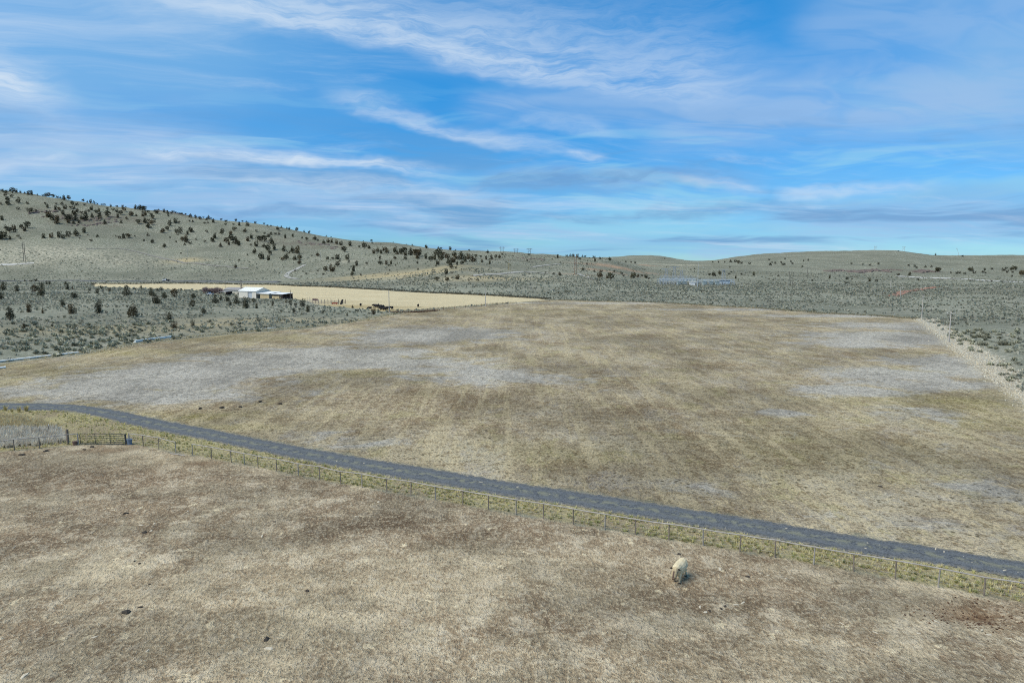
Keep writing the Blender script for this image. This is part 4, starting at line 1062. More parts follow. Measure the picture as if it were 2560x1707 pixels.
# fallen rail in the gap
a, b = flat(425, 1133.5), flat(462, 1139)
o = MB().tube([(0, 0, 0), ((b[0]-a[0])*.5, (b[1]-a[1])*.5, .03), (b[0]-a[0], b[1]-a[1], 0)], .05, 8).put('fallen_rail', M_PIPE, None, (a[0], a[1], th(*a)+.06))
tag(o, 'fallen pipe rail lying on the ground at the gap in the fence', 'pipe')
# gate
ga, gb = flat(201, 1109.5), flat(313, 1111)
L = math.hypot(gb[0]-ga[0], gb[1]-ga[1]); rz = math.atan2(gb[1]-ga[1], gb[0]-ga[0])
gate = empty('farm_gate', (ga[0], ga[1], th(*ga)), rz, 'dark six-bar tubular steel farm gate, closed, between two posts', 'gate')
GH = 1.28
fr = [(0, 0, .12), (0, 0, GH-.16), (.05, 0, GH-.05), (.16, 0, GH), (L-.16, 0, GH), (L-.05, 0, GH-.05), (L, 0, GH-.16), (L, 0, .12), (0, 0, .12)]
MB().tube(fr, .038, 8, caps=False).put('frame', M_GATE, gate, smooth=True)
for hz in (.34, .58, .80, 1.03): MB().tube([(0, 0, hz), (L, 0, hz)], .030, 8).put('bar', M_GATE, gate)
for fx in (L/3, 2*L/3): MB().tube([(fx, .035, .10), (fx, .035, GH)], .030, 8).put('upright', M_GATE, gate)
MB().box(L+.02, L+.14, -.06, .06, -.1, GH+.02).put('hinge_post', M_GATE, gate)
# stand-alone posts near the gate
def post(u, v, h, r, mat, label, name='fence_post', lean=(0, 0)):
    x, y = flat(u, v)
    m = MB().tube([(0, 0, -.15), (lean[0]*.5, lean[1]*.5, h*.5), (lean[0], lean[1], h)], [r*1.05, r, r*.95], 8)
    o = m.put(name, mat, None, (x, y, th(x, y))); tag(o, label, 'post'); return o
post(170, 1109, 1.75, .14, M_WOOD, 'thick weathered wooden post taller than the pipe rail beside it')
o = post(121, 1083, .95, .035, M_PIPE_D, 'thin dark steel post with a white tip beside the tall dry grass', lean=(.1, 0))
M_WHITE = simple('white_paint', (.74, .72, .68), .6, .08, 2.0)
MB().tube([(.1, 0, .95), (.115, 0, 1.12)], .045, 8).put('white_tip', M_WHITE, o)
for u, v, h in ((70, 1057, .45), (35, 1046, .32)):
    o = post(u, v, h, .06, M_WHITE, 'stubby white marker stake in the grass inside the road bend', 'marker_stake'); o['group'] = 'white marker stakes'
# buckets
def bucket(u, v, mat, label, h=.5, r=.26):
    x, y = flat(u, v); root = empty('bucket', (x, y, th(x, y)), 0, label, 'bucket')
    n = 16; m = MB()
    m.tube([(0, 0, 0), (0, 0, h*.5), (0, 0, h), (0, 0, h+.01), (0, 0, h-.05), (0, 0, .05)], [r*.78, r*.88, r, r*1.06, r*.9, r*.7], n)
    m.put('body', mat, root, smooth=False)
    MB().tube([(math.cos(a)*r, 0, h + math.sin(a)*r*.8) for a in np.linspace(0, math.pi, 9)], .012, 5).put('handle', M_WIRE, root)
bucket(324, 1109.5, simple('faded_blue_plastic', (.17, .215, .275), .6, .25, 3.0), 'faded blue plastic barrel tub at the foot of the hinge side gate post', .62, .33)
bucket(187.5, 1111, simple('rust_brown_bucket', (.16, .10, .075), .8, .3, 4.0), 'rusty brown bucket at the foot of the latch side gate post', .42, .28)

# ================================================================== pipes by the ditch
M_PVC = simple('white_plastic_pipe', (.82, .77, .66), .5, .05, 1.0)
M_PVCB = simple('pale_blue_pipe', (.76, .78, .72), .45, .05, 1.0)
def ground_pipe(p0, p1, r, mat, label, n=1):
    a, b = flat(*p0), flat(*p1); z0 = th(*a); root = empty('irrigation_pipe', (a[0], a[1], z0), 0, label, 'pipe')
    A, B = Vector((0, 0, 0)), Vector((b[0]-a[0], b[1]-a[1], 0)); d = (B-A).normalized(); s_ = Vector((-d.y, d.x, 0))
    k = max(3, int((B-A).length/6))
    for q in range(n):
        off_ = s_*(q % 2)*2.1*r + Vector((0, 0, (q//2)*1.8*r))
        for i in range(k):
            p, e = A + (B-A)*(i/k), A + (B-A)*((i+1)/k - .004)
            zp = th(a[0]+p.x, a[1]+p.y)-z0; ze = th(a[0]+e.x, a[1]+e.y)-z0
            m = MB().tube([p+off_+Vector((0, 0, zp+r)), e+off_+Vector((0, 0, ze+r))], r, 12)
            pt = m.put('pipe_length', mat, root, smooth=False)
            MB().tube([e-d*.18+off_+Vector((0, 0, ze+r)), e-d*.02+off_+Vector((0, 0, ze+r))], r*1.1, 12).put('coupling', mat, pt)
ground_pipe((-60, 913), (197, 884), .24, M_PVC, 'long white pipe lying between the yellow grass and the sagebrush')
ground_pipe((338, 857.5), (428, 845.5), .20, M_PVCB, 'bundle of pale blue pipes lying along the ditch by dry weeds', 3)
ground_pipe((616, 825), (700, 819), .11, M_PVC, 'thin white pipe lying in the weeds below the sagebrush flat')
ground_pipe((-30, 925), (15, 921), .22, M_PVCB, 'short pale blue pipe end lying in the yellow grass')

# ================================================================== farm buildings
M_ROOFW = simple('white_metal_roof', (.80, .78, .72), .45, .06, .6, metal=.1, spec=.4)
M_SIDING = simple('pale_grey_steel_siding', (.62, .58, .49), .6, .08, .8)
M_TAN = simple('tan_plywood', (.48, .385, .225), .9, .15, .9)
M_TAN2 = simple('greyed_tan_boards', (.36, .30, .215), .9, .15, .9)
M_DARK = simple('dark_stained_timber', (.07, .05, .042), .9, .3, 1.5)
M_BLUEDOOR = simple('pale_blue_sliding_door', (.40, .43, .45), .6, .08, 1.0)
M_TRIM = simple('slate_trim', (.17, .175, .18), .6, .1, 1.0)
M_EARTH = simple('shed_floor_earth', (.18, .145, .10), .95, .3, 1.0)
def sight(u, D):
    rxx, ryy, _ = ray(u, 735); x = rxx/ryy*D; return x, D, th(x, D)
bx0, by0 = BARN_C
bz = float(np.min(terrain(bx0 + np.array([-14, 0, 10, 19, 5.]), by0 + np.array([8, 0, -6, -11, 9.]))))
def bempty(name, lx, ly, label, cat, dz=0.0):
    c_, s_ = math.cos(BARN_ROT), math.sin(BARN_ROT)
    return empty(name, (bx0 + lx*c_ - ly*s_, by0 + lx*s_ + ly*c_, bz + dz), BARN_ROT, label, cat)
# barn: local x along the front, y into depth
W, Dp, E, Rg = 15.6, 10.3, 4.0, 6.05
barn = bempty('barn', -W, 0, 'white-roofed pale steel barn with a gable end and blue-grey door', 'barn')
d0, d1 = 8.6, 11.7
t_ = .15
mw = MB(); mw.box(0, d0, 0, t_, -.4, E); mw.box(d1, W, 0, t_, -.4, E); mw.box(d0, d1, 0, t_, 3.15, E); mw.put('front_wall', M_SIDING, barn)
MB().box(0, W, Dp-t_, Dp, -.4, E).put('rear_wall', M_SIDING, barn)
for xx, nm in ((0, 'gable_wall'), (W-t_, 'gable_wall')):
    m = MB(); pr = [(t_+.002, -.4), (Dp-t_-.002, -.4), (Dp-t_-.002, E+.08), (Dp/2, Rg-.06), (t_+.002, E+.08)]
    b0 = len(m.v); n = len(pr)
    m.v += [(xx, p[0], p[1]) for p in pr] + [(xx+t_, p[0], p[1]) for p in pr]
    m.f += [tuple(range(n-1, -1, -1)), tuple(n+i for i in range(n))] + [(i, (i+1) % n, n+(i+1) % n, n+i) for i in range(n)]
    m.put(nm, M_SIDING, barn)
for sgn in (0, 1):
    y0_, y1_ = (-.35, Dp/2) if sgn == 0 else (Dp+.35, Dp/2)
    ze = E - .02
    m = MB(); m.hexa([(-.3, y0_, ze), (W+.3, y0_, ze), (W+.3, y1_, Rg), (-.3, y1_, Rg), (-.3, y0_, ze+.14), (W+.3, y0_, ze+.14), (W+.3, y1_, Rg+.14), (-.3, y1_, Rg+.14)])
    rf = m.put('roof_panel', M_ROOFW, barn)
    if sgn == 0:
        for k in range(8):
            xx = 1.0 + k*1.95
            MB().hexa([(xx, y0_, ze+.14), (xx+.07, y0_, ze+.14), (xx+.07, y1_, Rg+.14), (xx, y1_, Rg+.14), (xx, y0_, ze+.19), (xx+.07, y0_, ze+.19), (xx+.07, y1_, Rg+.19), (xx, y1_, Rg+.19)]).put('rib', M_ROOFW, rf)
MB().box(d0+.02, d1-.02, .04, .10, -.2, 3.13).put('door', M_BLUEDOOR, barn)
MB().box(d0-.55, d0-.02, -.08, -.01, -.2, 3.2).put('door_jamb', M_TRIM, barn)
MB().box(d0-.6, d1+.2, -.1, -.012, 3.22, 3.4).put('door_track', M_TRIM, barn)
for xx in (-.03, W-.12): MB().box(xx, xx+.15, -.06, -.008, -.3, E-.05).put('corner_trim', M_TRIM, barn)
# annex with a shallow roof, rising to the back
AL, AD = 10.6, 9.0
ann = bempty('annex', .35, 0, 'low tan plywood annex with white sloping roof beside the barn gable', 'shed')
MB().box(3.0, AL, 0, .15, -.5, 2.75).put('front_wall', M_TAN, ann)
MB().box(AL-.15, AL, .152, AD, -.5, 2.75).put('side_wall', M_TAN2, ann)
MB().box(0, AL-.152, AD-.15, AD, -.5, 3.0).put('rear_wall', M_TAN2, ann)
MB().box(.1, .3, 0, .2, -.5, 2.75).put('post', M_DARK, ann)
MB().box(.32, 2.98, 3.0, 3.15, -.5, 2.75).put('inner_wall', M_DARK, ann)
MB().hexa([(-.25, -.5, 2.78), (AL+.25, -.5, 2.78), (AL+.25, AD+.2, 3.75), (-.25, AD+.2, 3.75), (-.25, -.5, 2.92), (AL+.25, -.5, 2.92), (AL+.25, AD+.2, 3.89), (-.25, AD+.2, 3.89)]).put('roof_panel', M_ROOFW, ann)
# open shed
SX, SL, SD = 13.4, 9.0, 7.0
sh = bempty('open_shed', SX, 0, 'open timber shed with white roof, tan front boards and dark posts', 'shed')
MB().box(0, 6.2, 0, .14, -.6, 1.75).put('front_boards', M_TAN, sh)
for xx in (0.0, 1.55, 3.1, 4.65, 6.2, SL): MB().box(xx, xx+.2, .16 if xx < 6.3 else 0, .34 if xx < 6.3 else .2, -.6, 2.55).put('post', M_DARK, sh)
for xx in (6.2, SL):
    for yy in (2.3, 4.6, SD): MB().box(xx, xx+.2, yy, yy+.2, -.6, 2.6 + yy*.09).put('post', M_DARK, sh)
MB().box(-.1, SL+.3, .16, .36, 2.56, 2.78).put('front_beam', M_DARK, sh)
MB().box(SL+.02, SL+.12, .22, SD, -.6, 1.25).put('side_boards', M_DARK, sh)
MB().box(0, SL-.02, SD-.2, SD-.05, -.6, 3.0).put('rear_wall', M_DARK, sh)
MB().hexa([(-.3, -.5, 2.8), (SL+.5, -.5, 2.8), (SL+.5, SD+.3, 3.42), (-.3, SD+.3, 3.42), (-.3, -.5, 2.92), (SL+.5, -.5, 2.92), (SL+.5, SD+.3, 3.54), (-.3, SD+.3, 3.54)]).put('roof_panel', M_ROOFW, sh)
# low house behind, to the side of the barn
hx, hy, hz0 = sight(560, 452)
hs_ = empty('farmhouse', (hx, hy, hz0-.2), R(-26), 'low cream farmhouse with grey roof partly hidden behind the barn', 'house')
MB().box(0, 15, 0, .2, -.6, 2.7).put('front_wall', simple('cream_siding', (.56, .52, .42), .8, .06, .6), hs_)
MB().box(0, .2, .202, 8, -.6, 2.7).put('side_wall', M_SIDING, hs_)
MB().box(14.8, 15, .202, 8, -.6, 2.7).put('side_wall', M_SIDING, hs_)
MB().box(0, 15, 8.002, 8.2, -.6, 2.7).put('rear_wall', M_SIDING, hs_)
M_GROOF = simple('weathered_grey_shingles', (.27, .255, .24), .9, .2, 1.0)
for y0_, y1_ in ((-.6, 4.1), (8.8, 4.1)):
    MB().hexa([(-.6, y0_, 2.72), (15.6, y0_, 2.72), (15.6, y1_, 4.2), (-.6, y1_, 4.2), (-.6, y0_, 2.86), (15.6, y0_, 2.86), (15.6, y1_, 4.34), (-.6, y1_, 4.34)]).put('roof_slope', M_GROOF, hs_)
for xx in (2.2, 6.0): 
    wn = MB().box(xx, xx+1.3, -.06, -.004, 1.0, 2.1).put('window', M_TRIM, hs_)
    MB().box(xx+.1, xx+1.2, -.08, -.063, 1.1, 2.0).put('pane', simple('window_glass', (.05, .06, .07), .1, .05, 1.0, spec=.6), wn)
# carport to its side
cx_, cy_, cz_ = sight(549, 436)
cp = empty('carport', (cx_, cy_, cz_-.1), R(-26), 'dark open carport with grey lid roof beside the bare red shrubs', 'shed')
for xx in (0, 5.4):
    for yy in (0, 5): MB().box(xx, xx+.18, yy, yy+.18, -.5, 2.3).put('post', M_DARK, cp)
MB().box(0, 5.5, 5.2, 5.3, -.5, 2.3).put('rear_wall', M_DARK, cp)
MB().hexa([(-.4, -.5, 2.32), (6, -.5, 2.32), (6, 5.7, 2.7), (-.4, 5.7, 2.7), (-.4, -.5, 2.46), (6, -.5, 2.46), (6, 5.7, 2.84), (-.4, 5.7, 2.84)]).put('roof_panel', M_GROOF, cp)

# ================================================================== vehicles
M_CARW = simple('white_car_paint', (.68, .68, .66), .35, .03, .5, spec=.5)
M_CARG = simple('silver_grey_car_paint', (.42, .43, .45), .35, .03, .5, metal=.3, spec=.5)
M_GLASS = simple('dark_car_glass', (.03, .035, .04), .12, .05, 1.0, spec=.7)
M_TYRE = simple('black_tyre', (.025, .025, .026), .9, .1, 4.0)
M_RIM = simple('steel_rim', (.45, .45, .45), .4, .1, 3.0, metal=.6)
M_BLACK = simple('black_flatbed_steel', (.03, .03, .032), .6, .2, 2.0)
def wheel(parent, x, y, r, wd):
    wv = MB().tube([(x, y-wd/2, r), (x, y+wd/2, r)], r, 14).put('wheel', M_TYRE, parent)
    MB().tube([(x, y-wd/2-.012, r), (x, y+wd/2+.012, r)], r*.6, 10).put('rim', M_RIM, wv)
def pickup(loc, rz, paint, label, flatbed, s=1.0):
    root = empty('pickup_truck', loc, rz, label, 'truck'); root.scale = (s, s, s)
    # side profile of hood, cab; x forward
    body = [(-.05, .55), (2.75, .55), (2.8, .75), (2.75, 1.08), (1.75, 1.18), (1.15, 1.82), (-.15, 1.86), (-.45, 1.2), (-.45, .55)]
    MB().prism(body, -.92, .92).put('cab', paint, root, bevel=.04)
    for yy in (-.935, .925): MB().prism([(.0, 1.2), (1.55, 1.2), (1.08, 1.74), (.0, 1.76)], yy, yy+.012).put('side_window', M_GLASS, root)
    MB().hexa([(1.80, -.78, 1.2), (1.80, .78, 1.2), (1.70, .78, 1.16), (1.70, -.78, 1.16), (1.24, -.7, 1.8), (1.24, .7, 1.8), (1.16, .7, 1.76), (1.16, -.7, 1.76)]).put('windscreen', M_GLASS, root)
    if flatbed: MB().box(-3.1, -.5, -1.05, 1.05, .78, .95).put('flatbed', M_BLACK, root); MB().box(-.62, -.5, -.95, .95, .96, 1.75).put('headache_rack', M_BLACK, root); MB().box(-2.7, -1.0, -.7, .7, .952, 1.35).put('load', M_BLACK, root)
    else: 
        m = MB(); m.box(-2.75, -.5, -.92, -.84, .55, 1.2); m.box(-2.75, -.5, .84, .92, .55, 1.2); m.box(-2.75, -2.68, -.838, .838, .55, 1.2); m.box(-2.67, -.5, -.838, .838, .55, .7); m.put('cargo_bed', paint, root)
    for xx in (1.95, -1.75):
        for yy in (-.8, .8): wheel(root, xx, yy, .40, .26)
    for yy in (-.7, .7): MB().box(2.77, 2.83, yy-.16, yy+.16, .82, 1.0).put('headlight', M_WHITE, root)
    MB().box(2.72, 2.9, -.9, .9, .5, .68).put('bumper', M_RIM, root)
    return root
x, y, z = hit(413, 704.0)
hy_ = float(np.interp(x, [p[0] for p in hw], [p[1] for p in hw]))
pickup((x, hy_-1.5, th(x, hy_-1.5)+.44), math.pi, M_CARW, 'white flatbed truck driving on the distant highway', True, 1.25)
x, y, z = sight(524, 436)
pickup((x, y, z), R(158), M_CARG, 'silver pickup parked in front of the bare red shrubs by the farm yard', False, 1.05)

# bare reddish shrubs by the yard
def bare_shrub(n, rng):
    m = MB()
    for i in range(n):
        a, el_ = rng.uniform(0, 6.28), R(rng.uniform(35, 88)); p = Vector((rng.gauss(0, .12), rng.gauss(0, .12), -.03))
        L = rng.uniform(.6, 1.0); d = Vector((math.cos(a)*math.cos(el_), math.sin(a)*math.cos(el_), math.sin(el_)))
        q = p + d*L*.55; e = q + (d + Vector((rng.gauss(0, .3), rng.gauss(0, .3), .1))).normalized()*L*.45
        m.tube([p, q, e], [.03, .022, .01], 3, caps=False)
        for k in range(2):
            e2 = q + (d + Vector((rng.gauss(0, .6), rng.gauss(0, .6), rng.gauss(.1, .4)))).normalized()*L*.4
            m.tube([q, e2], [.02, .008], 3, caps=False)
    return m.mesh('bare_twigs')
M_TWIG = simple('reddish_bare_twigs', (.25, .18, .16), .95, .3, 1.0, objvar=.2)
bs = [bare_shrub(60, rj) for _ in range(3)]
for k in range(9):
    u = 511 + k*5.2; x, y, z = sight(u + random.uniform(-2, 2), 458 + random.uniform(-4, 4))
    o = bpy.data.objects.new('bare_shrub', bs[k % 3]); COL.objects.link(o)
    if not bs[k % 3].materials: bs[k % 3].materials.append(M_TWIG)
    o.location = (x, y, th(x, y)); h = random.uniform(3.6, 5.2); o.scale = (h*.95, h*.95, h); o.rotation_euler = (0, 0, random.uniform(0, 6.28))
    tag(o, 'tall bare reddish-brown shrub in the thicket behind the parked silver pickup', 'shrub', 'bare red shrubs by the farm yard')
# bare tree rising behind the barn roof
x, y, z = sight(604, 440)
tr = empty('bare_tree', (x, y, th(x, y)), 0, 'leafless pale tree rising behind the barn roof', 'tree')
MB().tube([(0, 0, -.2), (.1, 0, 3), (.2, .1, 6), (.1, .1, 9)], [.22, .17, .11, .03], 8).put('trunk', M_BARK, tr)
m = MB()
for k in range(26):
    h0 = random.uniform(2.5, 7.5); a = random.uniform(0, 6.28); L_ = random.uniform(1.2, 2.6)
    m.tube([(.15, .05, h0), (math.cos(a)*L_*.5, math.sin(a)*L_*.5, h0+L_*.6), (math.cos(a)*L_, math.sin(a)*L_, h0+L_*1.2)], [.06, .04, .015], 4)
m.put('branches', simple('pale_bare_branches', (.30, .27, .22), .95, .2, 1.0), tr)

# ================================================================== poles and power structures
M_POLE = simple('weathered_utility_pole', (.30, .25, .19), .95, .2, .8)
M_POLEG = simple('silver_grey_pole', (.42, .39, .34), .9, .15, .8)
M_POLED = simple('dark_creosote_pole', (.10, .085, .075), .95, .2, .8)
def utility_pole(u, vb, vt, mat, label, arm=True, flat_ok=True, group=None):
    x, y, z = hit(u, vb); h = (vb-vt)*math.hypot(x, y)/FPX*.995
    root = empty('utility_pole', (x, y, z), 0, label, 'utility pole', group)
    MB().tube([(0, 0, -.5), (0, 0, h)], [.19, .12], 10).put('shaft', mat, root)
    if arm:
        ar = MB().box(-1.1, 1.1, -.16, -.08, h-.7, h-.55).put('crossarm', mat, root)
        for xx in (-1.0, 0, 1.0): MB().tube([(xx, -.12, h-.552), (xx, -.12, h-.35)], [.06, .04], 6).put('insulator', M_WHITE, ar)
    return root
utility_pole(603, 742, 703, M_POLE, 'wooden utility pole in front of the white-roofed barn')
utility_pole(726.5, 749, 726, M_POLED, 'short dark pole at the corner of the open timber shed', arm=False)
utility_pole(973, 779, 727, M_POLEG, 'bare grey pole beside the bunched black cattle', arm=False)
utility_pole(1214, 767, 718, M_POLEG, 'bare grey pole at the near edge of the pale hayfield point', arm=False)
utility_pole(2304, 798, 746, M_POLEG, 'pale pole at the far corner of the pasture where weeds begin', arm=False)
utility_pole(2372, 856, 789, M_POLEG, 'pale pole standing in the drift of dry weeds', arm=True)
utility_pole(2250, 749, 722, M_POLEG, 'thin pale pole beside the red cinder track')
utility_pole(2226, 719, 700, M_POLEG, 'small far pole in the sagebrush beyond the red cinder track')
utility_pole(469.5, 648, 620, M_POLEG, 'white-looking pole on the tan bare patch of the hillside', arm=True)
utility_pole(563, 722, 705, M_POLE, 'pole rising above the bare red shrubs')
utility_pole(802, 652, 632, M_POLEG, 'pole at the pale stony clearing on the brushy slope')
utility_pole(2018, 695, 671, M_POLED, 'dark thin pole of the pair on the open rise', group='pair of dark poles on the rise')
utility_pole(2027, 695, 675, M_POLED, 'dark thin pole of the pair on the open rise', group='pair of dark poles on the rise')
for u in (1972, 1976.5, 1981.5): utility_pole(u, 714, 681 + (u-1972)*.3, M_POLED, 'dark pole of the close trio standing in sagebrush beyond the pasture', arm=False, group='trio of dark poles')
def h_frame(u, vb, vt, wpx, mat, label, group=None, braces=True, arms=1):
    x, y, z = hit(u, vb); k = math.hypot(x, y)/FPX; h = (vb-vt)*k; w_ = wpx*k
    root = empty('h_frame_pylon', (x, y, z), 0, label, 'power pylon', group)
    r = .26
    for sx_ in (-1, 1):
        zz = th(x+sx_*w_/2, y) - z
        MB().tube([(sx_*w_/2, 0, zz-.8), (sx_*w_/2, 0, h)], [r, r*.75], 8).put('pole', mat, root)
    for q in range(arms): 
        MB().box(-w_*1.1, w_*1.1, -.42, -.30, h*(.86-.16*q), h*(.86-.16*q)+.35).put('crossarm', mat, root)
        for xx in (-w_*1.0, 0, w_*1.0): MB().tube([(xx, -.36, h*(.86-.16*q)-1.6), (xx, -.36, h*(.86-.16*q)-.002)], .10, 6).put('insulator_string', M_WIRE, root)
    if braces:
        MB().tube([(-w_/2, .3, h*.35), (w_/2, .3, h*.75)], .10, 6).put('brace', mat, root)
        MB().tube([(w_/2, .55, h*.35), (-w_/2, .55, h*.75)], .10, 6).put('brace', mat, root)
h_frame(61.5, 654, 614.5, 3.4, M_POLED, 'tall dark two-pole pylon on the pale stony slope above the highway')
h_frame(1255, 634, 617, 6, M_POLED, 'two-pole pylon with one arm on the far ridge, next to the round junipers', 'pylons on the far ridge')
h_frame(1290, 634, 622, 6.5, M_POLED, 'two-pole pylon with one arm on the far ridge, next to the round junipers', 'pylons on the far ridge')
h_frame(1323.5, 636, 621, 6.5, M_POLED, 'two-pole pylon with one arm on the far ridge, next to the round junipers', 'pylons on the far ridge')
h_frame(1438.5, 686, 637, 4.0, simple('brown_pylon_timber', (.25, .17, .12), .95, .2, .8), 'tall brown wooden power structure with stacked arms on the knoll', arms=3)
h_frame(1273.5, 676, 648, 3.4, simple('yellow_pylon_timber', (.30, .25, .13), .95, .2, .8), 'yellowish two-pole pylon below the ridge junipers')
h_frame(2188, 628, 616.5, 3.4, M_POLEG, 'pale two-pole pylon on the crest of the low hill', 'pylons on the low hill crest')
h_frame(2259, 629, 617.5, 4.0, M_POLEG, 'pale two-pole pylon on the crest of the low hill', 'pylons on the low hill crest')
x, y, z = hit(2398, 640); k = math.hypot(x, y)/FPX
o = MB().tube([(0, 0, -.5), (-6*k*.5, 0, 8*k), (-5.5*k, 0, 15*k)], [.3, .25, .2], 6).put('leaning_mast', M_POLEG, None, (x, y, z))
MB().tube([(-6.8*k, -.3, 15.4*k), (-4.6*k, .3, 15.6*k)], [1.0, .3], 8).put('mast_head', M_POLEG, o); tag(o, 'leaning thin mast on the far skyline beyond the pale track', 'mast')

# ================================================================== substation
M_STEEL = simple('pale_blue_grey_steel', (.30, .33, .35), .5, .12, .6, metal=.2)
M_STEELW = simple('bright_bus_pipe', (.50, .56, .60), .45, .06, .6, metal=.2)
M_EQUIP = simple('grey_green_equipment', (.36, .42, .40), .6, .15, .6)
sxl, syl, _ = hit(1632, 712); sxr, syr, _ = hit(1855, 714)
sv_ = Vector((sxr-sxl, syr-syl, 0)); SLn = sv_.length; srot = math.atan2(sv_.y, sv_.x)
def sub_pt(a, d):
    p = Vector((sxl, syl, 0)) + sv_.normalized()*a*SLn + Vector((-sv_.y, sv_.x, 0)).normalized()*d
    return p.x, p.y, th(p.x, p.y)
rs = random.Random(9)
rows_ = [(5, .06, .50, 4.6, 6), (11, .10, .52, 5.6, 6), (17, .12, .50, 6.4, 5), (7, .52, .94, 4.0, 6), (13, .55, .95, 4.4, 5)]
for ri, (dep, a0, a1, ht, nb) in enumerate(rows_):
    x, y, z = sub_pt(a0, dep); ln = (a1-a0)*SLn
    g = empty('substation_gantry', (x, y, z), srot, ('long steel post row with bright bus pipe, on the substation fence side',
        'long steel post row with bright bus pipe, between two other rows',
        'rearmost and tallest steel post row at the foot of the substation lattice towers',
        'low steel post row beside the black-roofed substation building, on the fence side',
        'low steel post row behind the black-roofed substation building')[ri], 'gantry')
    for i in range(nb*2+1):
        xx = ln*i/(nb*2); hh = ht if i % 2 == 0 else ht*.72; c_ = math.cos(srot); zz = th(x + xx*c_, y + xx*math.sin(srot)) - z
        MB().tube([(xx, 0, zz-.3), (xx, 0, hh)], [.2, .14], 4).put('post', M_STEEL, g)
        if i % 2: MB().tube([(xx, 0, hh+.001), (xx, 0, hh+1.3)], [.16, .12], 6).put('insulator', M_STEELW, g)
    MB().tube([(0, 0, ht+.18), (ln, 0, ht+.18)], .17, 6).put('bus_pipe', M_STEELW, g)
    MB().box(0, ln, .2, .38, ht*.62, ht*.62+.3).put('lower_beam', M_STEELW, g)
for i, (a, dep, h_) in enumerate(((.20, 22, 13), (.30, 24, 15), (.38, 22, 12), (.86, 20, 13))):
    x, y, z = sub_pt(a, dep); g = empty('lattice_tower', (x, y, z), srot, ('pale lattice dead-end tower behind the substation bus rows', 'tallest pale lattice tower behind the substation bus rows', 'shorter pale lattice tower behind the substation bus rows', 'pale lattice tower behind the dark-roofed substation block')[i], 'lattice tower')
    b_, t2 = 2.2, .7
    for sx_ in (-1, 1):
        for sy_ in (-1, 1): MB().tube([(sx_*b_, sy_*b_, -.6), (sx_*t2, sy_*t2, h_)], .11, 4).put('leg', M_STEEL, g)
    nl = 5
    for q in range(nl):
        z0_, z1_ = h_*q/nl, h_*(q+1)/nl; r0_, r1_ = b_+(t2-b_)*q/nl, b_+(t2-b_)*(q+1)/nl
        m = MB()
        for sy_ in (-1, 1):
            m.tube([(-r0_, sy_*r0_, z0_), (r1_, sy_*r1_, z1_)], .06, 3); m.tube([(r0_, sy_*r0_, z0_), (-r1_, sy_*r1_, z1_)], .06, 3)
        m.put('bracing', M_STEEL, g)
    MB().box(-4.2, 4.2, -.2, .2, h_, h_+.3).put('crossarm', M_STEEL, g)
def sub_block(a, dep, w_, d_, h_, mat, name, label, cat, roof=None):
    x, y, z = sub_pt(a, dep); g = empty(name, (x, y, z), srot, label, cat)
    MB().box(0, w_, 0, d_, -.4, h_).put('body', mat, g, bevel=.05)
    MB().box(-.25, w_+.25, -.25, d_+.25, h_+.004, h_+.25).put('roof' if 'house' in name or 'build' in name else 'cover', roof or mat, g)
    return g
g = sub_block(.425, 2, 5.4, 3.0, 2.5, M_WHITE, 'control_house', 'small white control house in front of the substation mast', 'shed')
MB().box(4.2, 5.1, -.03, -.004, -.1, 2.0).put('door', M_TRIM, g)
g = sub_block(.80, 12, 8.0, 4.5, 3.6, M_STEELW, 'control_building', 'pale substation building with black roof', 'building', M_BLACK)
MB().box(1, 2, -.03, -.004, -.1, 2.1).put('door', M_TRIM, g)
for i, (a, dep) in enumerate(((.30, 8), (.36, 9), (.58, 6), (.66, 7), (.72, 6))):
    g = sub_block(a, dep, 3.2, 2.4, 2.9, M_EQUIP, 'transformer', 'grey-green transformer standing among the substation posts', 'transformer'); g['group'] = 'substation transformers'
    for q in range(3): MB().tube([(.6+q, 1.2, 3.16), (.6+q, 1.2, 4.5)], [.16, .08], 6).put('bushing', M_STEELW, g)
    for q in range(4): MB().box(.3+q*.7, .7+q*.7, -.5, -.006, .1, 2.5).put('radiator', M_EQUIP, g)
x, y, z = hit(1744, 717)
o = empty('substation_mast', (x, y, z), 0, 'tall thin pale mast rising from the substation beside the white control house', 'mast')
MB().tube([(0, 0, -.5), (0, 0, 20)], [.2, .08], 8).put('shaft', M_STEELW, o); MB().box(-.5, .5, -.5, .5, -.1, .35).put('footing', M_STEEL, o)
x, y, z = sub_pt(0, -1.5)
fe = empty('chain_link_fence', (x, y, z), srot, 'chain link fence along the substation side facing the pasture', 'fence')
for i in range(24):
    xx = SLn*i/23; zz = th(x + xx*math.cos(srot), y + xx*math.sin(srot)) - z
    MB().tube([(xx, 0, zz-.2), (xx, 0, zz+2.1)], .05, 5).put('post', M_STEEL, fe)
    if i:
        MB().tube([(SLn*(i-1)/23, 0, zz+2.05), (xx, 0, zz+2.05)], .04, 5).put('top_rail', M_STEEL, fe)

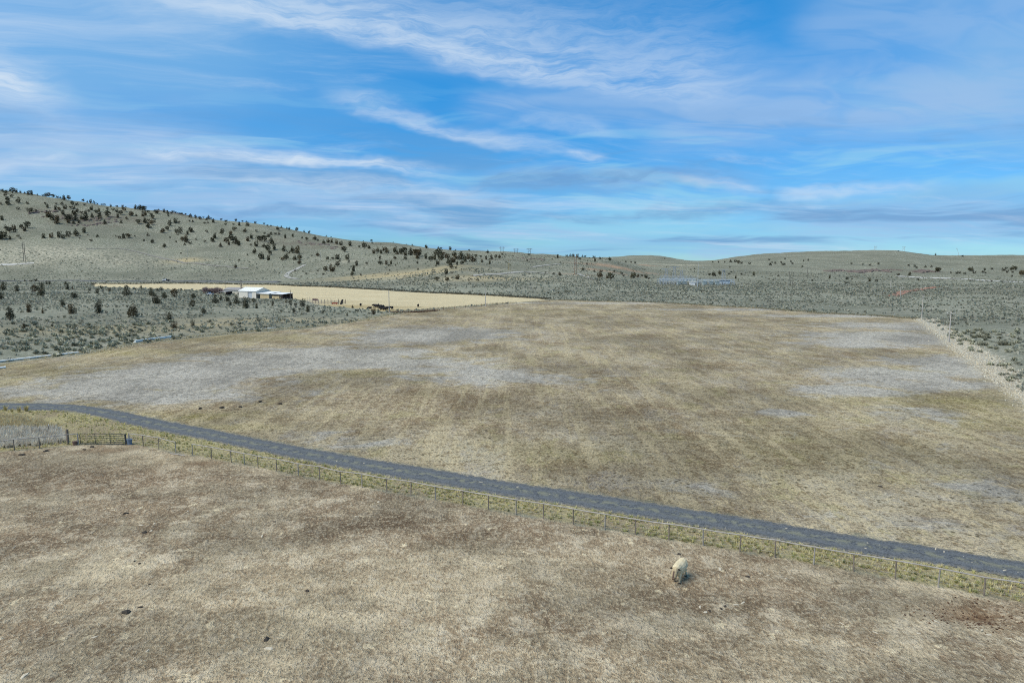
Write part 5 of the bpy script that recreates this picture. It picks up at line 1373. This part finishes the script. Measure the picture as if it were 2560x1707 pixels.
# ================================================================== corral and yard things
M_RAIL = simple('grey_corral_rail', (.27, .25, .23), .8, .2, 1.0, metal=.1)
cor = [hit(u, v) for u, v in ((768, 757), (782, 758.5), (796, 759.5), (812, 760), (828, 760.5), (846, 760.5), (864, 759))]
desc = ('nearest the open shed', 'with a dark rusty sheet over it', 'before the crooked posts', 'in the middle of the corral row', 'next to the white diagonal bar', 'behind the red trough')
for i in range(6):
    a, b = cor[i], cor[i+1]; dv = Vector((b[0]-a[0], b[1]-a[1], 0)); L_ = dv.length; rz = math.atan2(dv.y, dv.x)
    g = empty('corral_panel', (a[0], a[1], a[2]), rz, 'grey corral panel ' + desc[i], 'fence panel')
    for xx in (.06, L_*.5, L_-.08): MB().box(xx-.07, xx+.07, -.07, .07, -.3, 2.1+random.uniform(-.1, .9)).put('post', M_DARK if i % 2 else M_RAIL, g)
    for hz in (.4, .8, 1.2, 1.65): MB().box(.0, L_-.02, -.13, -.075, hz, hz+.12).put('rail', M_RAIL, g)
    if i == 1: MB().box(.1, L_-.2, -.2, -.14, 1.5, 2.5).put('sheet', simple('rusty_purple_sheet', (.10, .065, .065), .9, .3, 1.0), g)
x, y, z = hit(840, 760.5)
o = empty('feed_trough', (x-1.5, y-2.5, th(x-1.5, y-2.5)), R(-12), 'red feed trough beside the leaning black slab', 'trough')
M_RED = simple('faded_red_paint', (.33, .095, .065), .6, .2, 1.5)
MB().hexa([(.2, .1, .35), (2.8, .1, .35), (2.8, .7, .35), (.2, .7, .35), (0, -.1, 1.0), (3, -.1, 1.0), (3, .9, 1.0), (0, .9, 1.0)]).put('tub', M_RED, o)
for xx in (.3, 2.5): MB().box(xx, xx+.14, .1, .7, -.1, .348).put('leg', M_RED, o)
x, y, z = hit(853, 760.5)
o = empty('loading_chute', (x, y-1.5, th(x, y-1.5)), 0, 'black slab leaning steeply at the end of the corral', 'chute')
MB().hexa([(-.45, 0, -.1), (.75, 0, -.1), (.75, .25, -.1), (-.45, .25, -.1), (.75, 0, 2.5), (1.55, 0, 2.5), (1.55, .25, 2.5), (.75, .25, 2.5)]).put('ramp', M_BLACK, o)
MB().box(1.02, 1.18, .28, .42, -.1, 2.1).put('prop', M_BLACK, o)
# wooden fence line between hayfield and pasture, near the cattle
P = resample([flat(*p) for p in ((975, 781), (1010, 782), (1050, 780), (1100, 775), (1170, 769), (1280, 760.5))], 22)
g = empty('wire_fence', (P[0][0], P[0][1], th(*P[0])), 0, 'reddish wooden post and wire fence between hayfield and pasture', 'fence')
M_RPOST = simple('reddish_wood_post', (.22, .14, .10), .95, .3, 2.0)
o0 = g.location
for q, (x, y) in enumerate(P):
    MB().tube([(x-o0.x, y-o0.y, th(x, y)-o0.z-.3), (x-o0.x, y-o0.y, th(x, y)-o0.z+1.25)], [.11, .09], 6).put('post', M_RPOST, g)
for hz in (.5, 1.0):
    m = MB()
    for (x, y), (x2, y2) in zip(P[:-1], P[1:]):
        m.tube([(x-o0.x, y-o0.y, th(x, y)-o0.z+hz), (x2-o0.x, y2-o0.y, th(x2, y2)-o0.z+hz)], .012, 3, caps=False)
    m.put('wire', M_WIRE, g)
x, y = along([flat(*p) for p in ((978, 781), (1010, 782), (1050, 781), (1090, 777))], 420, .9)
stuff('rust_weeds', 'rust-brown weeds along the post and wire fence', TUFT, x, y, RNG.uniform(.4, .9, len(x)), pal([(.20, .12, .085), (.15, .10, .07), (.28, .19, .12)], len(x)), RNG.uniform(.5, 1.1, len(x)))

# ================================================================== cattle
def cattle_mesh(name, head_low, step, voxel):
    m = MB()
    def ell(rows):
        b = len(m.v); n = 14
        for (x, z, ry_, rz_) in rows:
            for k in range(n):
                a = 2*math.pi*k/n; m.v.append((x, math.cos(a)*ry_, z + math.sin(a)*rz_))
        for i in range(len(rows)-1):
            for k in range(n): m.f.append((b+i*n+k, b+i*n+(k+1) % n, b+(i+1)*n+(k+1) % n, b+(i+1)*n+k))
        m.f.append(tuple(b+k for k in range(n-1, -1, -1))); e = b+(len(rows)-1)*n; m.f.append(tuple(e+k for k in range(n)))
    ell([(-.86, 1.04, .07, .08), (-.82, 1.03, .24, .23), (-.68, 1.00, .335, .33), (-.45, .94, .385, .39), (-.1, .88, .43, .45), (.2, .88, .42, .46), (.45, .91, .375, .44), (.62, .93, .30, .40), (.74, .94, .20, .31), (.8, .94, .06, .1)])
    if head_low:
        m.tube([(.5, 0, 1.02), (.78, 0, 1.06), (1.0, 0, 1.04)], [.37, .32, .25], 12, sy=.92)
        m.tube([(.96, 0, 1.13), (1.07, 0, 1.01), (1.20, 0, .82), (1.29, 0, .69), (1.33, 0, .63)], [.18, .235, .205, .175, .125], 12, sy=1.0)
        m.tube([(.62, 0, .70), (.78, 0, .68), (.92, 0, .84)], [.14, .12, .05], 8, sy=.4)
    else:
        m.tube([(.5, 0, 1.0), (.8, 0, .92), (1.05, 0, .70)], [.29, .20, .15], 12, sy=.72)
        m.tube([(1.0, 0, .78), (1.12, 0, .62), (1.26, 0, .36), (1.33, 0, .22), (1.35, 0, .17)], [.11, .14, .11, .09, .06], 12, sy=.92)
    for sy_, st in ((1, step), (-1, -step)):
        yy = .19*sy_
        m.tube([(.48, yy*.85, .98), (.50, yy, .72), (.50+st*.5, yy, .44), (.47+st*.8, yy, .24), (.47+st, yy, .10), (.50+st, yy, .0)], [.17, .15, .095, .07, .074, .075], 10)
        yy = .21*sy_
        m.tube([(-.52, yy*.8, 1.0), (-.50, yy, .80), (-.44-st*.3, yy, .62), (-.66-st*.6, yy, .44), (-.68-st, yy, .26), (-.66-st, yy, .10), (-.62-st, yy, .0)], [.24, .22, .155, .095, .072, .074, .075], 10)
    m.tube([(-.80, 0, 1.20), (-.90, 0, 1.23), (-.95, 0, 1.08), (-.97, 0, .78), (-.97, 0, .55), (-.96, 0, .42)], [.05, .045, .034, .026, .045, .02], 8)
    me = m.mesh(name)
    ob = bpy.data.objects.new(name, me); COL.objects.link(ob)
    rm = ob.modifiers.new('r', 'REMESH'); rm.mode = 'VOXEL'; rm.voxel_size = voxel; rm.use_smooth_shade = True
    sm = ob.modifiers.new('s', 'SMOOTH'); sm.factor = .5; sm.iterations = 4
    dg = bpy.context.evaluated_depsgraph_get(); out = bpy.data.meshes.new_from_object(ob.evaluated_get(dg))
    bpy.data.objects.remove(ob); out.name = name
    return out
def cow_material():
    m, t, b = base_mat('cream_white_cow_hide')
    tc = t.new('ShaderNodeTexCoord').outputs['Object']; x_, y_, z_ = t.sep(tc)[0:3]
    n1, n2 = t.noise(tc, 6.0, 5, .65), t.noise(tc, 28.0, 3, .7)
    c_ = t.mix(t.ramp(n1, .35, .7), (.60, .49, .29), (.74, .64, .43))
    # brown mottled face and brisket, muddy lower legs
    face = t.m('MULTIPLY', t.ramp(x_, .86, 1.05), t.ramp(n1, .34, .56, .35, 1.0))
    c_ = t.mix(t.m('MULTIPLY', face, .75), c_, (.25, .185, .10))
    muzz = t.m('MULTIPLY', t.ramp(x_, 1.22, 1.30), t.ramp(t.m('ABSOLUTE', y_), .09, .03))
    c_ = t.mix(muzz, c_, (.10, .065, .05))
    c_ = t.mix(t.m('MULTIPLY', t.ramp(z_, .30, .06), t.ramp(n1, .35, .6, .3, .8)), c_, (.22, .165, .115))
    c_ = t.mix(t.m('MULTIPLY', t.ramp(n2, .55, .75), .3), c_, (.42, .34, .21))
    t.put(b.inputs['Base Color'], c_); b.inputs['Roughness'].default_value = .85
    bn = t.new('ShaderNodeBump'); bn.inputs['Strength'].default_value = .5; bn.inputs['Distance'].default_value = .02
    t.l.new(n2, bn.inputs['Height']); t.l.new(bn.outputs[0], b.inputs['Normal'])
    return m
M_COW = cow_material()
M_EAR = simple('dark_ear_hide', (.03, .022, .018), .9, .2, 8.0)
M_HOOF = simple('hoof_horn', (.05, .042, .036), .6, .2, 8.0)
fx, fy = flat(1692, 1456); rx_, ry_ = flat(1717, 1440)
hd = math.atan2(-.85, -.52)
cm_ = cattle_mesh('cow_body', True, .10, .024)
cxm, cym = fx - math.cos(hd)*.55, fy - math.sin(hd)*.55
cow = empty('cow', (cxm, cym, th(cxm, cym)+.01), hd, 'cream white cow with dark ears walking with lowered head in the bare paddock', 'cow')
cow.scale = (.96, .96, .96)
put('body', cm_, M_COW, cow)
for s_ in (-1, 1):
    m = MB(); m.tube([(.98, s_*.15, 1.17), (1.0, s_*.28, 1.18), (1.01, s_*.37, 1.14)], [.035, .065, .02], 8, sy=.45); m.put('ear', M_EAR, cow, smooth=True)
    m = MB(); m.tube([(1.13, s_*.20, 1.02), (1.16, s_*.22, 1.01)], [.024, .018], 8); m.put('eye', M_EAR, cow, smooth=True)
    st = .10*s_
    for hx_, hy__ in ((.49+st, .19*s_), (-.63-st, .21*s_)):
        m = MB(); m.tube([(hx_, hy__, -.01), (hx_-.01, hy__, .075)], [.092, .080], 10); m.put('hoof', M_HOOF, cow)
m = MB(); m.tube([(1.30, 0, .655), (1.38, 0, .585)], [.15, .115], 10, sy=1.0); m.put('muzzle', simple('dark_brown_muzzle', (.17, .115, .075), .6, .2, 8.0), cow, smooth=True)
# black cattle in the hayfield corner
bm1, bm2 = cattle_mesh('cattle_body', True, .06, .06), cattle_mesh('grazing_cattle_body', False, .05, .06)
M_BC = simple('black_cattle_hide', (.018, .015, .014), .75, .2, 4.0)
for b_ in (bm1, bm2): b_.materials.append(M_BC)
herd = [(938, 768, 200, 0), (941, 770, 160, 1), (946, 767.5, 100, 0), (949, 770, 30, 0), (954.5, 772, 250, 0), (957, 770.5, 60, 1), (955, 776, 185, 0), (962, 776.5, 5, 1), (966, 775, 170, 0), (971, 774, 10, 0), (924, 775, 180, 1)]
for u, v, a, gz in herd:
    x, y, z = hit(u, v); r_ = empty('black_cow', (x, y, z), R(a), 'black cow grazing head-down in the bunch beside the bare grey pole' if gz else 'black cow standing in the bunch beside the bare grey pole', 'cow', 'black cattle bunched by the pole')
    o = bpy.data.objects.new('body', bm2 if gz else bm1); COL.objects.link(o); o.parent = r_; r_.scale = (1.12,)*3
for u, v, a, gz, lb in ((980.5, 774, 265, 0, 'black cow facing the hills just past the bare grey pole'), (1045.5, 768, 92, 0, 'lone black cow out in the hayfield away from the bunch'), (901.5, 766, 270, 1, 'lone black cow grazing between corral and the bunched cattle')):
    x, y, z = hit(u, v); r_ = empty('black_cow', (x, y, z), R(a), lb, 'cow', 'stray black cattle')
    o = bpy.data.objects.new('body', bm2 if gz else bm1); COL.objects.link(o); o.parent = r_; r_.scale = (1.12,)*3

# ================================================================== small things on the ground
def lump(rng, n=10, flatn=.35):
    bm = bmesh.new(); bmesh.ops.create_icosphere(bm, subdivisions=2, radius=1.0)
    ph = [rng.uniform(0, 6.28) for _ in range(6)]
    for v in bm.verts:
        k = 1 + .22*math.sin(v.co.x*3+ph[0]) + .18*math.sin(v.co.y*4+ph[1]) + .12*math.sin((v.co.x+v.co.y)*6+ph[2])
        v.co = Vector((v.co.x*k, v.co.y*k, max(-.15, v.co.z*flatn*(1+.4*math.sin(v.co.x*5+ph[3])*math.sin(v.co.y*5+ph[4])))))
    me = bpy.data.meshes.new('lump'); bm.to_mesh(me); bm.free(); return me
M_DUNG = simple('dark_dung', (.055, .045, .034), .9, .4, 6.0, bump=.5)
M_PALEC = simple('pale_dry_clump', (.52, .45, .33), .95, .35, 5.0, bump=.6)
dl = [lump(rj, flatn=.5) for _ in range(4)]; pl = [lump(rj, flatn=.14) for _ in range(5)]
for l_ in dl: l_.materials.append(M_DUNG)
for l_ in pl: l_.materials.append(M_PALEC)
def ground_thing(name, me, u, v, s_, label, cat, group, asp=1.0):
    x, y = flat(u, v); o = bpy.data.objects.new(name, me); COL.objects.link(o)
    o.location = (x, y, th(x, y)+.01 + (.075 if 'road' in label else 0)); o.scale = (s_, s_*asp, s_); o.rotation_euler = (0, 0, rj.uniform(0, 6.28)); tag(o, label, cat, group)
for i, (u, v, s_) in enumerate([(314, 1283, .20), (361, 1331, .20), (317, 1531, .27), (351, 1518, .14), (666, 1598, .2), (349, 1409, .11), (336, 1403, .10), (685, 1304, .12), (768, 1476, .16), (374, 1460, .09), (1697, 1384, .14), (1813, 1514, .12), (1774, 1526, .14), (1802, 1520, .10),
    (1870, 1440, .14), (500, 1022, .3), (555, 1020, .32), (600, 1018, .25), (651, 1005, .3), (700, 1010, .28), (2200, 1215, .2), (231, 1116, .25), (116, 1127, .3), (54, 1137, .3), (211, 1123, .2)]):
    inpad = v > 1110
    ground_thing('dung_pat', dl[i % 4], u, v, s_, 'dark dung pat on the bare paddock' if inpad else 'dark dung pat in the pasture above the green road edge', 'dung', 'dung pats on the paddock' if inpad else 'dung pats in the pasture', rj.uniform(.6, 1))
for i, (u, v, s_) in enumerate([(2339, 1374, .42), (2360, 1381, .3), (2169, 1358, .3), (2198, 1363, .25), (2163, 1371, .3), (2512, 1427, .42), (2409, 1393, .18), (2544, 1426, .2), (2430, 1408, .25), (910, 1159, .35), (1168, 1192, .3), (1294, 1218, .35), (1202, 1206, .5), (1374, 1236, .3), (1966, 1322, .35), (1813, 1321, .25), (842, 1154, .3), (2545, 1432, .14)]):
    ground_thing('pale_clump', pl[i % 5], u, v, s_*.42, 'flat pale dry clump lying on the gravel road', 'clump', 'pale clumps on the road', rj.uniform(.35, .7))
pp = [(1800, 1421, .55), (1827, 1420, .4), (1750, 1516, .4), (1763, 1529, .4), (1838, 1510, .5), (1857, 1505, .4), (1990, 1600, .3), (1901, 1432, .2), (1920, 1436, .3), (1964, 1444, .35), (2104, 1557, .35), (2188, 1580, .35), (2297, 1582, .3), (2461, 1519, .3), (2241, 1524, .16), (2523, 1596, .35), (2472, 1588, .35), (2340, 1555, .35), (2455, 1577, .35),
      (162, 1355, .25), (255, 1365, .32), (352, 1312, .45), (378, 1326, .45), (470, 1277, .45), (386, 1308, .4), (35, 1368, .4), (107, 1476, .2), (60, 1690, .55), (30, 1615, .2), (238, 1592, .45), (368, 1627, .3), (672, 1621, .55), (655, 1340, .5), (443, 1210, .4), (538, 1183, .35), (862, 1236, .3), (946, 1254, .45), (850, 1252, .4), (992, 1376, .4), (1338, 1378, .25), (1272, 1360, .16), (2262, 1424, .3), (1235, 1310, .25), (196, 1131, .5), (170, 1146, .3), (211, 1164, .25), (1188, 1415, .35), (890, 1290, .3)]
for i, (u, v, s_) in enumerate(pp):
    ground_thing('pale_clump', pl[i % 5], u, v, s_*.42, 'flat pale straw clump on the bare paddock', 'clump', 'pale clumps on the paddock', rj.uniform(.3, .65))
# clods thrown out of the wallow
cl = [lump(rj, flatn=.7) for _ in range(3)]
m_cl = simple('dark_red_clods', (.13, .072, .045), .95, .3, 6.0)
x = WALLOW[0] + RNG.normal(0, 1.5, 260); y = WALLOW[1] + RNG.normal(-.2, .8, 260)
tv = [(np.array([v.co for v in c_.vertices]), np.array([list(p.vertices) for p in c_.polygons])) for c_ in cl]
me = scatter_mesh('soil_clods', tv, np.stack([x, y, terrain(x, y)], 1), RNG.uniform(.02, .07, 260), RNG.uniform(0, 6.28, 260), pal([(.15, .085, .052), (.22, .14, .085), (.10, .06, .04)], 260))
o = put('soil_clods', me, M_STUFF); o['kind'] = 'stuff'; o['label'] = 'dark red soil clods around the dust wallow'

# ================================================================== rock outcrops
M_ROCK = simple('dark_brown_basalt', (.145, .115, .098), .95, .45, .35, bump=.6)
def outcrop(px_list, wide, high, label, n):
    """a ledge of tumbled boulders running along the slope"""
    P0 = hit(*px_list[0]); root = empty('rock_outcrop', P0, 0, label, 'rocks')
    P = resample([hit(*q)[:2] for q in px_list], n)
    for q in range(n):
        x, y = P[q][0] + rj.gauss(0, wide*.25), P[q][1] + rj.gauss(0, wide*.6)
        s_ = high*rj.uniform(.35, 1.0)
        o = bpy.data.objects.new('boulder', rocks[rj.randrange(5)]); COL.objects.link(o); o.parent = root
        o.location = (x-P0[0], y-P0[1], th(x, y)-P0[2]-.15*s_); o.scale = (s_*rj.uniform(1.0, 2.2), s_*rj.uniform(.8, 1.4), s_); o.rotation_euler = (0, 0, rj.uniform(-.6, .6))
rocks = [lump(rj, flatn=.75) for _ in range(5)]
for r_ in rocks: r_.materials.append(M_ROCK)
outcrop([(2068, 679), (2085, 677), (2105, 677)], 6, 3.0, 'small dark rock outcrop on the low hill, nearest the open rise', 22)
outcrop([(2130, 680), (2165, 679), (2200, 678), (2215, 679)], 9, 4.2, 'longest dark rock outcrop across the low hill above the pale track', 46)
outcrop([(2212, 676), (2235, 675), (2252, 677)], 5, 2.6, 'thin dark ledge running off the longest outcrop', 16)
outcrop([(2292, 681), (2312, 678), (2338, 681)], 8, 4.2, 'dark mounded outcrop under the pair of round junipers', 30)
outcrop([(75, 533), (95, 530), (118, 530), (140, 528)], 6, 2.6, 'upper ledge of broken rock on the bald top slope of the big hill', 30)
outcrop([(120, 540), (170, 545), (230, 548), (290, 545)], 14, 2.2, 'broken rock ledge running through the juniper thicket', 50)
outcrop([(180, 562), (230, 562), (270, 556), (300, 555)], 8, 2.2, 'lower rock ledge along the foot of the juniper thicket', 34)
outcrop([(392, 524), (420, 528), (450, 532), (470, 537)], 10, 2.8, 'rocky crest ledge where the big hill breaks down', 40)
outcrop([(735, 604), (780, 610), (830, 618), (850, 622)], 14, 2.0, 'wide stony band on the brushy slope', 50)
outcrop([(1290, 645), (1330, 648), (1360, 650)], 8, 1.6, 'low stony rim below the far ridge pylons', 24)
